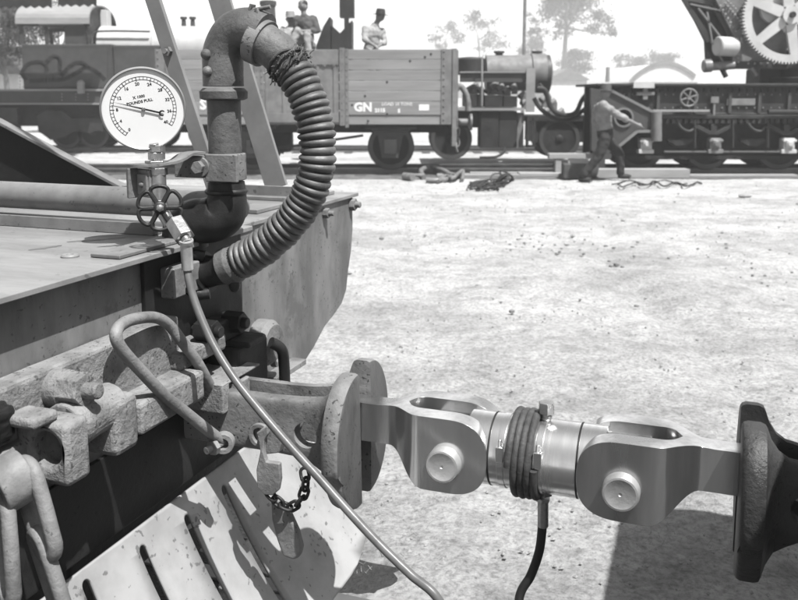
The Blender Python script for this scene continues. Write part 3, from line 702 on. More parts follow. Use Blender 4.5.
# ------------------------------------------------------------------ jaw couplers
def jaw(sgn, label, base):
    mx = (lambda a: a) if sgn > 0 else (lambda a: 1.70-a)
    t = thing('jaw_coupler', label, 'coupler', base, 'jaw couplers at the two ends of the test link', frame='L')
    S = [(-.06, .030, .066, 8), (.10, .030, .066, 8), (.25, .030, .066, 8), (.31, .031, .069, 7), (.345, .033, .076, 6), (.370, .036, .086, 4.5), (.388, .046, .102, 3.4), (.402, .070, .126, 2.7), (.409, .100, .147, 2.4), (.413, .116, .155, 2.2), (.422, .122, .159, 2.1), (.445, .122, .159, 2.1), (.452, .118, .156, 2.1), (.455, .112, .151, 2.1)]
    for sb in (-1, 1):
        mb = MB(); n = 30; zc = .858
        dz = -.030 if sb < 0 else -.022
        for (a, bo, hz, ex) in S:
            k_ = min(1, max(0, (a-.33)/.08))
            for i in range(n+1):
                an = -math.pi/2+math.pi*i/n; c, s = math.cos(an), math.sin(an)
                bb = bo*abs(c)**(2/ex); zz = hz*math.copysign(abs(s)**(2/ex), s)
                # inner edge of the face steps back a little below the middle
                inn = .034-(.012 if (zz < -.05 and k_ > .5 and sb < 0) else 0)
                mb.v.append(V(mx(a), sb*(inn+bb), zc+dz*k_-.01*(1-k_)+zz))
        m = n+1
        for i in range(len(S)-1):
            for k in range(n): mb.f.append((i*m+k, i*m+k+1, (i+1)*m+k+1, (i+1)*m+k))
            mb.f.append((i*m+n, i*m, (i+1)*m, (i+1)*m+n))
        mb.f += [tuple(range(m)), tuple((len(S)-1)*m+k for k in range(m))]
        lt = 'worn front cheek facing the camera' if sb < 0 else None
        o = mb.build('cheek', M['iron' if sgn > 0 else 'jawdark'], t, smooth=40)
        if sgn > 0:
            o.data.materials.append(M['jaw'])
            for p in o.data.polygons:
                if p.normal.x > .8 and p.center.x > .4: p.material_index = 1
        cut(o, MB().cyl((mx(.335), sb*.13, .838), (mx(.335), sb*.02, .838), .030, 28))
    return t
M['jawdark'] = mat('dark_cast_jaw', .06, .10, .52, .2, scale=9, bump=.95, bscale=50, spots=.15, spot=.015, sscale=34)
jl = jaw(1, 'rusty jaw coupler with two half-round faces on the headstock of the grey locomotive', (0, 0, .79))
jr = jaw(-1, 'dark jaw coupler with two half-round faces at the right edge, belonging to the unseen wagon', (1.66, 0, .79))
MB().b2((-.06, -.033, .80), (.14, .033, .925)).build('shank', M['cast'], jl, bevel=.005)
MB().b2((-.06, -.085, .868), (.135, -.055, .935)).b2((-.06, -.085, .932), (.135, .09, .938)).build('top_strap', M['cast'], jl, bevel=.006, rough=.0022)
MB().b2((1.56, -.033, .80), (1.76, .033, .925)).build('shank', M['jawdark'], jr, bevel=.005)

# coupler pin with its flat latch, and a small chain
pn = lb(271, 440, -.085)
cp = thing('coupler_pin', 'hexagon-headed pin through the left jaw coupler with a flat latch hanging from it', 'pin', pn-V(0, 0, .12), frame='L')
MB().cyl(V(pn.x, .06, pn.z), V(pn.x, -.07, pn.z), .022, 20).build('shaft', M['iron'], cp)
MB().hexn(V(pn.x, -.068, pn.z), (.0, -1, 0), .034, .026, .25).ring(V(pn.x-.035, -.066, pn.z+.0), (0, -1, 0), .030, .018, .01).build('pin_head', M['chain'], cp, bevel=.003)
def lp(px, py, b=-.115): p = lb(px, py, b); return V(p.x, b, p.z)
MB().prism([lp(*q_) for q_ in ((256, 433), (264, 429), (267, 426), (268, 434), (264, 440), (263, 452), (266, 462), (279, 464), (280, 480), (278, 491), (272, 496), (264, 495), (257, 488), (256, 470), (260, 452), (258, 440))], (0, .014, 0)).build('latch', M['chain'], cp, bevel=.003, seg=3)
def link(mb, c, ax, wd, ln, r, side):
    ax = ax.normalized(); side = (side-ax*side.dot(ax)).normalized(); pts = []
    for k in range(20):
        t = 2*math.pi*k/20; cs, sn = math.cos(t), math.sin(t)
        pts.append(c+side*cs*(wd/2)+ax*(sn*wd/2+math.copysign((ln-wd)/2, sn) if abs(sn) > .05 else 0))
    mb.tube(pts, r, 12, closed=True, up=ax.cross(side)); return mb
def chain(root, path, n, wd, ln, r, m, twist=0):
    P_, L_ = resample(spline(path, 12), n+1)
    for i in range(n):
        c = (P_[i]+P_[i+1])/2; ax = P_[i+1]-P_[i]
        sd = V(1, .2, .3) if (i+twist) % 2 else V(.2, 1, .1)
        link(MB(), c, ax, wd, ln or ax.length*1.35, r, sd).build('link', m, root)
p_ = [lp(268, 492, -.10), lp(279, 503, -.10), lp(291, 508, -.095), lp(302, 498, -.09), lp(306, 484, -.085), lp(304, 470, -.075)]
rc = thing('retaining_chain', 'short dark chain looped below the left jaw coupler', 'chain', p_[2], frame='L')
chain(rc, p_, 8, .019, .030, .0038, M['black'])
lv = MB().prism([lp(*q_, -.09) for q_ in ((270, 500), (277, 499), (287, 511), (297, 533), (301, 549), (299, 558), (293, 561), (282, 557), (276, 540), (271, 520))], (0, .022, 0)).build('uncoupling_lever', M['iron'], loco, bevel=.008, seg=3)

# bent bail link and its bolt
bt = [la(222, 441, .165), la(205, 428, .155), la(185, 412, .14), la(165, 396, .13), la(142, 372, .12), la(121, 348, .11), la(116, 333, .105), la(124, 323, .095), la(140, 318, .085), (la(157, 318, .075)), la(170, 326, .075), la(183, 343, .09), la(197, 362, .10), la(208, 382, .10), la(214, 396, .09)]
bail = thing('coupling_bail', 'thick bent rod loop resting against the headstock above the left coupler', 'coupling bail', la(140, 380, .12)-V(0, 0, .1), frame='L')
MB().tube(spline(bt, 8), .0122, 20).build('bent_rod', M['chain'], bail)
e_ = la(223, 442, .168)
MB().ring(e_-V(.0, -.008, 0), (.35, -1, 0), .024, .012, .022, 28).build('eye', M['chain'], bail, bevel=.002)
MB().cyl(e_+V(.004, .02, 0), e_+V(-.014, -.048, -.004), .0085, 16, .001).hexn(e_+V(-.005, -.022, -.002), (-.25, -1, -.05), .0175, .013, .2).build('bolt', M['chain'], bail, bevel=.001)

# chain eye and heavy chain, lower left corner
ec = lb(20, 474, -.66)
hcn = thing('safety_chain', 'heavy oval-link chain hanging in the lower left corner from a broad iron eye', 'chain', V(ec.x, ec.y, .55), frame='L')
MB().ring(ec+V(.012, .0, .004), (-.35, -.9, -.25), .046, .029, .055, 36).build('eye', M['ironlt'], hcn, bevel=.004)
MB().b2((.0, ec.y-.02, ec.z-.03), (ec.x-.02, ec.y+.05, ec.z+.04)).build('eye_root', M['cast'], hcn, bevel=.01)
def L2(p, q, wd, r, side):
    ax = (q-p); return link(MB(), (p+q)/2, ax, wd, ax.length, r, side).build('link', M['chain'], hcn)
L2(lb(24, 462, -.665), lb(50, 556, -.67), .062, .0125, V(1, -.35, .25))
L2(lb(36, 532, -.665), lb(72, 640, -.66), .052, .0125, V(.9, -.5, .3))
L2(lb(62, 610, -.66), lb(70, 700, -.66), .055, .0125, V(.3, 1, .2))
L2(lb(3, 500, -.70), lb(10, 600, -.72), .055, .0125, V(.9, -.5, .3))

# ------------------------------------------------------------------ tension test link
tl = thing('tension_test_link', 'bright turned steel cylinder with forked ends joining the two jaw couplers', 'load cell', (.85, 0, .76), frame='L')
ZB = .845
MB().cyl((.705, 0, ZB), (.995, 0, ZB), .0775, 96, .002).build('cylinder', M['bright'], tl)
def fork(sgn):
    mx = (lambda a: a) if sgn > 0 else (lambda a: 1.70-a)
    def ss(x): x = max(0, min(1, x)); return x*x*(3-2*x)
    mb = MB(); aa = [.39, .45, .50, .52]+[.52+.095*i/14 for i in range(1, 15)]+[.63, .65, .67]+[.67+.088*math.sin(i/16*math.pi/2) for i in range(1, 17)]
    def sec(a):
        bo = .025+.056*ss((a-.520)/.085)
        zt = .917+.010*ss((a-.50)/.08)
        zb = .828-.064*ss((a-.525)/.095)
        if a > .67:
            u = min(1, (a-.67)/.088); k = (1-u**2.6)**(1/2.6); zm = (.927+.764)/2+.0; zt = zm+(zt-zm)*max(k, .12); zb = zm+(zb-zm)*max(k, .12)
        bi = 0
        if a > .565: bi = .034*math.sqrt(max(0, 1-max(0, 1-(a-.565)/.034)**2))
        return bo, bi, zt, zb
    for sd in (-1, 1):
        st0 = len(mb.v)
        for a in aa:
            bo, bi, zt, zb = sec(a)
            mb.v += [V(mx(a), sd*bi, zb), V(mx(a), sd*bo, zb), V(mx(a), sd*bo, zt), V(mx(a), sd*bi, zt)]
        n = len(aa)
        for i in range(n-1):
            for k in range(4):
                if k == 3 and aa[i+1] <= .565: continue      # no wall inside the solid part
                q_ = st0+i*4; mb.f.append((q_+k, q_+(k+1) % 4, q_+4+(k+1) % 4, q_+4+k))
        q_ = st0+(n-1)*4; mb.f.append((q_, q_+1, q_+2, q_+3)); mb.f.append((st0, st0+1, st0+2, st0+3))
    o = mb.build('fork_end', M['steel'], tl, smooth=38, bevel=.0022)
    pa = mx(.669)
    for s_ in (1,):
        MB().lathe((pa, .098, .832), (0, -1, 0), [(0, .034), (.003, .0365), (.197, .0365), (.203, .034), (.2035, .030), (.2032, .0295), (.2032, .004), (.2015, .0025)], 56).build('fork_pin', M['pin'], tl)
    # tongue of the cylinder inside the fork
    MB().b2((min(mx(.62), mx(.712)), -.030, .79), (max(mx(.62), mx(.712)), .030, .90)).build('cylinder_tongue', M['steel'], tl, bevel=.004)
fork(1); fork(-1)
# recessed dark packing rings at the fork mouths
MB().ring((.757, 0, ZB), (1, 0, 0), .0782, .06, .004, 72).build('packing_ring', M['black'], tl)
MB().ring((.939, 0, ZB), (1, 0, 0), .0782, .06, .004, 72).build('packing_ring', M['black'], tl)
def strap(a, wd):
    o = MB().ring((a, 0, ZB), (1, 0, 0), .0795, .0772, wd, 72).build('strap', M['bright'], tl, bevel=.0005)
    q_ = R(-8)
    c = V(a+wd/2, -.083*math.cos(q_), ZB+.083*math.sin(-q_)+.012)
    MB().box(c, (wd*1.25, .010, .034), Matrix.Rotation(R(6), 3, 'X')).cyl(c+V(0, 0, .012), c+V(0, .004, .03), .0045, 12).build('screw_housing', M['bright'], o, bevel=.0015)
strap(.779, .013); strap(.858, .013)
cd = []; n_ = 4
for i in range(n_*40+1):
    t = 2*math.pi*i/40; a = .8035+.0135*i/40
    rj = .0865+.0006*math.sin(i*.7)
    cd.append(V(a+.0009*math.sin(i*.31), -rj*math.cos(t)*1, ZB+rj*math.sin(t)))
cdo = MB().tube(cd, .0083, 16)
cable = cdo.build('cable', M['cord'], smooth=60, frame='L'); base_to(cable, (.83, 0, .76), 'L')
tag(cable, 'dark taped cable wound four turns round the bright cylinder between two straps', 'cable')
for (an) in ():
    pass
bv = lb(544, 417, .0)
bl = MB().cyl((.866, 0, ZB+.074), (.866, 0, ZB+.092), .009, 18).ball((.866, 0, ZB+.086), .0125, 10).hexn((.866, 0, ZB+.093), (0, 0, 1), .0175, .024, .3)
bl.build('bleed_nipple', M['brass'], tl, bevel=.0015)
MB().hexn((.866, 0, ZB-.088), (0, 0, 1), .018, .013, .2).build('outlet_boss', M['brass'], tl, bevel=.001)

# ------------------------------------------------------------------ near wagon, just out of the picture; it throws the shade at lower right
nw = thing('railway_wagon', 'near wagon carrying the dark jaw coupler, outside the right edge', 'wagon', (1.66, 0, .14), frame='L')
MB().b2((1.66, -1.1, 1.0), (1.72, 1.1, 1.26)).build('headstock', M['dark'], nw, bevel=.004)
MB().b2((1.70, -1.1, 1.26), (6.5, 1.1, 1.36)).build('floor', M['wood'], nw)
MB().b2((1.70, -1.1, 1.36), (1.76, 1.1, 1.80)).b2((1.76, -1.1, 1.36), (6.5, -1.04, 1.80)).b2((1.76, 1.04, 1.36), (6.5, 1.1, 1.80)).build('body', M['wood'], nw)
for a in (2.6, 5.4):
    for b_ in (-.55, .55): MB().lathe((a, b_-.06, .43), (0, 1, 0), [(0, .40), (.10, .40), (.12, .36), (.12, .1)], 32).build('wheel', M['black'], nw)

# ================================================================== BACKGROUND
def wbox(mb, x0, y0, x1, y1, Y, dY):       # a box whose near face spans these picture points at distance Y
    p = wy(x0, y0, Y); q = wy(x1, y1, Y); return mb.b2((p.x, Y, q.z), (q.x, Y+dY, p.z))
def wpoly(mb, pts, Y, dY): return mb.prism([wy(x, y, Y) for x, y in pts], (0, dY, 0))
def bwheel(name, parent, x, Yc, zr, r, m=None, th=.11, spokes=0):
    o = MB().lathe((x, Yc-th/2, zr+r), (0, 1, 0), [(0, r-.05), (.0, r+.025), (.02, r+.027), (.03, r), (th, r), (th, r-.06)], 40).build(name, m or M['under'], parent)
    MB().ring((x, Yc-th/2-.022, zr+r), (0, 1, 0), r+.01, r-.075, .02, 40).build('tyre', M['tank'], o)
    MB().lathe((x, Yc-th/2-.04, zr+r), (0, 1, 0), [(0, .06), (.02, .09), (.05, .09)], 20).build('hub', M['mid'], o)
    return o
ZR = .14
# ---- open goods wagon
YW = 16.6
wg = thing('goods_wagon', 'grey planked open goods wagon lettered GN standing on the near track', 'wagon', (-1.9, 17.65, ZR))
X0, X1 = wy(155, 50, YW).x, wy(457, 50, YW).x; XD0, XD1 = wy(258, 60, YW).x, wy(341, 60, YW).x
zt = wy(400, 49, YW).z; zb = wy(400, 115, YW).z; zs = wy(400, 124.5, YW).z
nP = 5; zc_ = wy(400, 101.5, YW).z
def planks(xa, xb, Y, dy=.05):
    mb = MB(); h = (zt-zc_)/nP
    for i in range(nP): mb.b2((xa, Y+random.uniform(0, .006), zc_+h*i+.006), (xb, Y+dy, zc_+h*(i+1)-.006))
    mb.b2((xa, Y, zb+.004), (xb, Y+dy, zc_-.004)); return mb
planks(X0+.28, XD0, YW).build('side_planks', M['wood'], wg, bevel=.006)
rp = planks(XD1, X1-.30, YW).build('side_planks', M['wood'], wg, bevel=.006)
planks(X0, X1, YW+2.1).build('side_planks', M['wood'], wg)
MB().b2((X0+.02, YW+.05, zs), (X0+.08, YW+2.1, zt)).build('end_planks', M['wood'], wg)
MB().b2((X1-.08, YW+.05, zs), (X1-.02, YW+2.1, zt)).build('end_planks', M['wood'], wg)
MB().b2((X0, YW+.02, zs), (X1-.2, YW+.12, zb)).b2((X0, YW+2.0, zs), (X1, YW+2.1, zb)).build('sole_bar', M['wood'], wg, bevel=.005)
MB().b2((X0, YW+.06, zb), (X1, YW+2.1, zb+.06)).build('floor', M['wood'], wg)
for x in (XD0-.02, XD1+.02):
    pst = MB(); pst.b2((x-.05, YW-.04, zs-.02), (x+.05, YW+.0, zt+.02)); pst.b2((x+.055, YW-.025, zs-.06), (x+.12, YW-.0, zt))
    for i in range(12): pst.ball((x+.09, YW-.03, zs+.05+i*.125), .013, 4); pst.ball((x, YW-.045, zs+.05+i*.125), .011, 4)
    pst.build('door_post', M['post'], wg, bevel=.004)

for xa, xb in ((X1-.30, X1+.0), (X0, X0+.28)):
    e = MB(); e.b2((xa, YW-.015, zs), (xb-.09, YW+.05, zt)); e.b2((xb-.085, YW-.04, zs-.42 if xb > 0 else zs), (xb, YW+.05, zt+.01))
    for i in range(11): e.ball((xa+.05, YW-.02, zs+.1+i*.13), .018, 4)
    e.build('corner_plate', M['post'], wg, bevel=.004)
for i in range(3): MB().b2((X1-.02, YW+.3+i*.7, zs-.1), (X1+.05, YW+.42+i*.7, zt)).build('end_stanchion', M['post'], wg)
dr = MB().b2((XD0+.12, YW-.015, zs+.02), (XD1-.05, YW+.04, zt-.01))
dr.b2((XD0+.12, YW-.05, zt-.30), (XD1-.05, YW-.016, zt-.02)).b2((XD0+.12, YW-.045, zs+.04), (XD1-.05, YW-.016, zs+.22))
for i in range(5): x = XD0+.16+i*(XD1-XD0-.28)/4; dr.b2((x-.03, YW-.035, zs+.22), (x+.03, YW-.016, zt-.30))
for i in range(8): x = XD0+.2+i*.18; dr.ball((x, YW-.02, zt-.31), .05, 5, (1, .6, .8)) if i*.18 < XD1-XD0-.3 else None
dr = dr.build('door', M['post'], wg, bevel=.006)
MB().ball((XD0+.55, YW-.06, zt-.22), .03, 6, (1, .6, 1.5)).ball((XD0+.9, YW-.06, zt-.22), .03, 6, (1, .6, 1.5)).build('latch', M['under'], dr)
def wtext(s, px, py, Y, size, mt, parent, nm='lettering', bold=.006, al='CENTER'):
    t = text_mb(s, size, wy(px, py, Y), (1, 0, 0), (0, 0, 1), .001, bold, al); return t.build(nm, mt, parent, smooth=0, weld=False)
wtext('GN', 363, 107.5, YW-.004, .23, M['lett'], wg, bold=.010)
wtext('2115', 380, 110.5, YW-.004, .10, M['lett'], wg); wtext('S', 399, 111, YW-.004, .10, M['lett'], wg)
wtext('LOAD 10 TONS', 397, 104.2, YW-.004, .085, M['lett'], wg, bold=.001)
wtext('S', 203, 105, YW-.004, .26, M['lett'], wg, bold=.012)
wbox(MB(), 419, 104.5, 429, 110.5, YW-.006, .004).build('label_plate', M['lett'], wg)
bol = MB()
for px, py in ((431, 54), (410, 61), (387, 82), (365, 96), (425, 57), (352, 105), (368, 121), (387, 114)): bol.ball(wy(px, py, YW), .022, 5, (1, .5, 1))
bol.build('plank_bolts', M['under'], wg)
for px in (253, 391):
    x = wy(px, 145, 17.1).x
    for s in (-.56, .56): bwheel('wheel', wg, x, 17.65+s, ZR, .44)
    MB().cyl((x, 17.0, ZR+.44), (x, 18.3, ZR+.44), .06, 12).build('axle', M['under'], wg)
    Yg = 16.86; g_ = [(px-26, 124), (px+27, 124), (px+12, 136), (px+7, 158), (px-9, 158), (px-13, 136)]
    wpoly(MB(), g_, Yg, .03).build('axle_guard', M['tank'], wg, bevel=.004)
    bx = MB(); wbox(bx, px-7, 139, px+6, 154, Yg-.12, .12); bx.b2((x-.5, Yg-.1, zs-.10), (x+.5, Yg-.02, zs-.05)); bx.b2((x-.35, Yg-.1, zs-.15), (x+.35, Yg-.02, zs-.10)); bx.build('axle_box', M['mid'], wg, bevel=.01)
uf = MB().b2((X0+.1, YW+.5, zs-.18), (X1-.1, YW+.62, zs+.05)).b2((X0+.1, YW+1.6, zs-.18), (X1-.1, YW+1.72, zs+.05)).b2((X1-.12, YW+.1, zs-.05), (X1+.02, YW+2, zs+.12)).b2((X0, YW+.1, zs-.05), (X0+.12, YW+2, zs+.12))
uf.bar((XD0, YW+.45, .5), (XD1+.4, YW+.45, .8), .06, .05).bar((XD0-.6, YW+.45, .8), (XD0+.4, YW+.45, .45), .06, .05); uf.build('underframe', M['under'], wg)
MB().b2((-3.0, YW+.8, .45), (-2.2, YW+1.2, .85)).build('brake_cylinder', M['under'], wg, bevel=.05)
bf = MB(); c_ = wy(468, 122, 17.6)
bf.cyl((X1, 17.6, c_.z), (X1+.34, 17.6, c_.z), .07, 16); bf.lathe((X1+.30, 17.6, c_.z), (1, 0, 0), [(0, .07), (.05, .17), (.09, .17)], 24); bf.build('buffer', M['ironlt'], wg)
hs = spline([wy(456, 90, 17.3), wy(460, 86, 17.3), wy(465, 92, 17.3), wy(468, 102, 17.3), wy(468, 111, 17.3)], 6); MB().tube(hs, .06, 12).build('brake_hose', M['ironlt'], wg)
cw = thing('coupling_chain', 'hanging coupling chain on the right end of the GN wagon', 'chain', wy(457, 150, 17.5))
chain(cw, [wy(457, 124, 17.5), wy(456, 137, 17.5), wy(457, 150, 17.5)], 5, .13, .19, .02, M['ironlt'])

# ---- people
def person(label, base, J, mats, hat=None, group=None, fl=1.0, face=V(0, -1, 0)):
    t = thing('person', label, 'person', base, group)
    BASE[t.name] = Vector(base)
    def skin(nm, chains, m, lv=2):          # tapered limbs fused into one continuous surface
        mb = MB()
        for ch_ in chains:
            for k, (p, r) in enumerate(ch_):
                mb.ball(p, r, 7)
                if k and (Vector(p)-Vector(ch_[k-1][0])).length > 1e-3: mb.tube([ch_[k-1][0], p], [ch_[k-1][1], r], 12)
        o = mb.build(nm, m, t, weld=False)
        rm = o.modifiers.new('remesh', 'REMESH'); rm.mode = 'VOXEL'; rm.voxel_size = .011 if nm == 'body' else .016; rm.use_smooth_shade = True
        sm_ = o.modifiers.new('smooth', 'SMOOTH'); sm_.iterations = 2 if nm == 'body' else 5
        if nm != 'body':
            fd = o.modifiers.new('folds', 'DISPLACE'); fd.texture = FOLDS; fd.strength = .045; fd.mid_level = .45; fd.texture_coords = 'LOCAL'
        return o
    g = {k: Vector(v) for k, v in J.items()}
    body = [[(g['pel'], .13), (g['wai'], .12), (g['che'], .155), (g['nek'], .06), (g['nek']+(g['hed']-g['nek'])*.45, .055), (g['hed'], .095), (g['hed']+(g['hed']-g['nek']).normalized()*.07, .08)]]
    for s in 'lr':
        if 'hip'+s in g:
            ft = g['foo'+s]; toe = g['toe'+s]
            body.append([(g['pel'], .13), (g['hip'+s], .095), (g['kne'+s], .06), (ft, .042), (toe, .04)])
        if 'sho'+s in g:
            w_ = g['han'+s]; e = g['elb'+s]; d = (w_-e).normalized(); sd = V(0, 0, 1).cross(d); sd = sd.normalized() if sd.length > .1 else V(1, 0, 0)
            body.append([(g['che'], .155), (g['sho'+s], .06), (e, .042), (w_, .03), (w_+d*.06, .036)])
            for k in range(4):
                b = w_+d*.06; q = b+d*.045+sd*(k-1.5)*.02; body.append([(b, .036), (q, .0095), (q+d*(.03+.006*(k in (1, 2)))+V(0, 0, -.012), .008)])
            body.append([(w_+d*.02, .03), (w_+d*.045+V(0, 0, .035), .010), (w_+d*.08+V(0, 0, .045), .009)])
    skin('body', body, M['skin'], 2)
    sh = [[(g['wai']-(g['wai']-g['pel'])*.5, .148), (g['wai'], .142), (g['che'], .178), (g['nek']-(g['nek']-g['che'])*.35, .10)]]
    for s in 'lr':
        if 'sho'+s in g: sh.append([(g['che'], .178), (g['sho'+s], .078), (g['elb'+s], .062)]+([(g['elb'+s].lerp(g['han'+s], .35), .055)]))
    skin('shirt', sh, mats[0], 2)
    if 'hipl' in g:
        tr = []
        for s in 'lr': tr.append([(g['pel']+(g['wai']-g['pel'])*.35, .15), (g['pel'], .15), (g['hip'+s], .115), (g['kne'+s], .086), (g['foo'+s]+(g['kne'+s]-g['foo'+s])*.08, .075)])
        skin('trousers', tr, mats[1], 2)
        for s in 'lr':
            if (g['toe'+s]-g['foo'+s]).length > .05:
                d = (g['toe'+s]-g['foo'+s]).normalized(); MB().ball(g['foo'+s].lerp(g['toe'+s], .45)+V(0, 0, -.01), .06, 8, (1+1.3*abs(d.x), 1+1.3*abs(d.y), .85)).build('shoe', M['hair'], t)
    f = face.normalized(); h = g['hed']; sd = V(0, 0, 1).cross(f)
    MB().ball(h+f*.098+V(0, 0, .005), .016, 6, (1, 1, 1.5)).build('nose', M['skin'], t)
    for k_ in (1, -1): MB().ball(h+sd*.095*k_, .02, 6, (.6, .6, 1.4)).build('ear', M['skin'], t)
    for k_ in (1, -1): MB().ball(h+f*.088+sd*.032*k_+V(0, 0, .03), .010, 5).build('eye', M['hair'], t)
    MB().ball(h+f*.088+V(0, 0, -.045), .014, 5, (1.5, 1, .4)).build('mouth', M['hair'], t)
    if hat:
        MB().lathe(h+V(0, 0, .045)+f*.01, (f.x*.1, f.y*.1, 1), [(0, .17), (.006, .175), (.014, .105), (.06, .10), (.12, .088), (.128, .06)], 28).build('hat', hat, t)
    else:
        MB().ball(h-f*.022+V(0, 0, .062), .102, 10, (1, 1, .9)).build('hair', M['hair'], t)
    return t
YM = 15.8
def m(px, py, dy=0): p = wy(px, py, YM); return V(p.x, YM+dy, p.z)
J = dict(pel=m(605, 134), wai=m(604, 124), che=m(602, 111), nek=m(602, 100.5), hed=m(605, 93), hipl=m(604, 138, -.09), hipr=m(606, 138, .09), knel=m(597, 156, -.12), fool=m(580, 177, -.12), toel=m(588, 180, -.12),
         kner=m(621, 154, .1), foor=m(622, 175, .1), toer=m(631, 178, .1), shol=m(600, 104.5, -.2), elbl=m(617, 116, -.24), hanl=m(634, 124, -.2), shor=m(603, 104.5, .2), elbr=m(597, 121, .25), hanr=m(610, 130, .22))
person('walking man in light shirt and dark trousers striding past the crane truck', (m(600, 181).x, YM, 0), J, (M['wshirt'], M['trous']), hat=M['dshirt'], face=V(1, -.25, 0))
# sitting on the load of the wagon
YS = 18.0
def m(px, py, dy=0): p = wy(px, py, YS); return V(p.x, YS+dy, p.z)
J = dict(pel=m(307, 46), wai=m(307, 38), che=m(306, 24), nek=m(304, 14.5), hed=m(303, 7), hipl=m(303, 46, -.12), hipr=m(310, 47, .1), knel=m(300, 33, -.45), fool=m(292, 53, -.5), toel=m(287, 55, -.6), kner=m(309, 37, -.45), foor=m(311, 55, -.5), toer=m(309, 57, -.6),
         shol=m(297, 19, -.02), elbl=m(296, 31, -.05), hanl=m(308, 33, -.22), shor=m(314, 19, 0), elbr=m(318, 31, -.05), hanr=m(303, 32, -.25))
person('man in dark shirt with folded arms and pale trousers sitting in the goods wagon', m(305, 60), J, (M['dshirt'], M['ltrous']))
J = dict(pel=m(287, 50, .4), wai=m(287, 44, .4), che=m(287, 34, .4), nek=m(288, 25, .4), hed=m(288, 17.5, .4), shol=m(281, 29, .4), elbl=m(279, 40, .3), hanl=m(284, 47, .1), shor=m(294, 29, .5), elbr=m(296, 40, .5), hanr=m(293, 47, .3),
         hipl=m(284, 52, .3), hipr=m(290, 52, .5), knel=m(283, 52, -.1), fool=m(283, 66, -.1), toel=m(283, 67, -.2), kner=m(290, 52, .0), foor=m(290, 66, 0), toer=m(290, 67, -.1))
person('man in pale shirt half hidden behind the one with folded arms', m(287, 68, .3), J, (M['shirt'], M['ltrous']), hat=M['ltrous'])
J = dict(pel=m(371, 52), wai=m(371, 46), che=m(373, 34), nek=m(376, 24), hed=m(380, 17), shol=m(366, 29, -.1), elbl=m(365, 40, -.2), hanl=m(374, 46, -.3), shor=m(382, 31, .1), elbr=m(385, 42, .05), hanr=m(377, 48, -.2),
         hipl=m(368, 54, -.1), hipr=m(375, 54, .1), knel=m(372, 58, -.45), fool=m(372, 74, -.4), toel=m(376, 76, -.4), kner=m(379, 58, -.35), foor=m(379, 74, -.3), toer=m(384, 76, -.3))
person('man in wide dark hat and pale shirt bending over in the goods wagon', m(371, 76), J, (M['shirt'], M['ltrous']), hat=M['mid'], face=V(.9, -.4, 0))
cr = thing('notched_load', 'dark iron load with a V notch standing in the wagon between two men', 'load', wy(335, 70, 18.3))
wpoly(MB(), [(316, 70), (316, 46), (323, 27), (329, 17), (330.5, 17), (330.5, 70)], 18.3, .7).build('left_plate', M['mid'], cr)
wpoly(MB(), [(331.5, 70), (331.5, 25), (340, 33), (352, 20), (352, 70)], 18.3, .7).build('notched_plate', M['mid'], cr)
tag(base_to(wbox(MB(), 339, -28, 354, 17, 19.6, .4).add(*(lambda b: (b.v, b.f))(wbox(MB(), 344, 17, 349, 60, 19.6, .2))).build('square_post', M['mid']), wy(346, 60, 19.6)), 'dark square post rising above the notched load', 'post')

# ---- side tank locomotive, far left
YT = 23.4; ZT = .14
tk = thing('tank_locomotive', 'tank locomotive with light arched cab roof at the far left background', 'locomotive', (-8.5, 24.45, ZT))
def T(px, py, Y=YT): return wy(px, py, Y)
side = [T(18, 43.5), T(163, 44.5), T(163, 89), T(18, 89)]
tb = MB().b2((T(18, 0).x, YT, T(0, 89).z), (T(110, 0).x, YT+2.1, T(0, 44).z)); tb.b2((T(110, 0).x+.01, YT+.02, T(0, 89).z), (T(163, 0).x, YT+2.1, T(0, 45).z)); tkb = tb.build('side_tank', M['tank'], tk, bevel=.03)
pts = [(24, 72.5), (21, 78), (28, 81), (50, 81)]
sm = MB()
def ribbon(P_):
    P_ = [T(x, y, YT-.006) for x, y in P_]; P_ = spline(P_, 5)
    for i in range(len(P_)-1): a, b = P_[i], P_[i+1]; d = (b-a); n_ = V(-d.z, 0, d.x).normalized()*.055; sm.add([a-n_-d*.2, a+n_-d*.2, b+n_+d*.2, b-n_+d*.2], [(0, 1, 2, 3)])
ribbon([(26, 80), (22, 73), (27, 65), (36, 62), (44, 64), (47, 71)]); ribbon([(46, 63), (52, 57), (58, 57.5), (60, 62), (60, 72), (64, 74)]); ribbon([(61, 76), (68, 68), (76, 63), (84, 64), (88, 68)]); ribbon([(30, 81), (50, 80), (64, 79), (78, 72), (86, 66)]); ribbon([(88, 67), (98, 73), (105, 80)])
sm.build('paint_smear', mat('smeared_oil', .06, .045, .6), tk, smooth=0, weld=False)
rx0, rx1 = T(15, 0).x, T(89, 0).x; ze = T(0, 24).z; zp = wy(0, 5.5, YT+1.05).z
rf = MB(); n_ = 18; ou = []; 
for i in range(n_+1):
    a = math.pi*i/n_; ou.append(V(0, YT+1.05-1.14*math.cos(a), ze+(zp-ze)*math.sin(a)**.75))
inn = [V(0, YT+1.05+(p.y-YT-1.05)*.955, ze+(p.z-ze)*.93) for p in ou]
for i in range(n_):
    q_ = [ou[i], ou[i+1], inn[i+1], inn[i]]; rf.prism([V(rx0, p.y, p.z) for p in q_], (rx1-rx0, 0, 0))
rf.build('cab_roof', M['roof'], tk)
cb = MB()
zc0 = T(0, 44).z
for x in (T(17, 0).x, T(42, 0).x, T(82, 0).x):
    for y_ in (YT+.02, YT+2.02): MB().b2((x, y_, zc0), (x+.1, y_+.06, ze-.06)).build('cab_pillar', M['tank'], tk)
for y_ in (YT, YT+2.02): MB().b2((rx0, y_, ze-.06), (rx1, y_+.08, ze+.01)).build('cab_rail', M['tank'], tk)
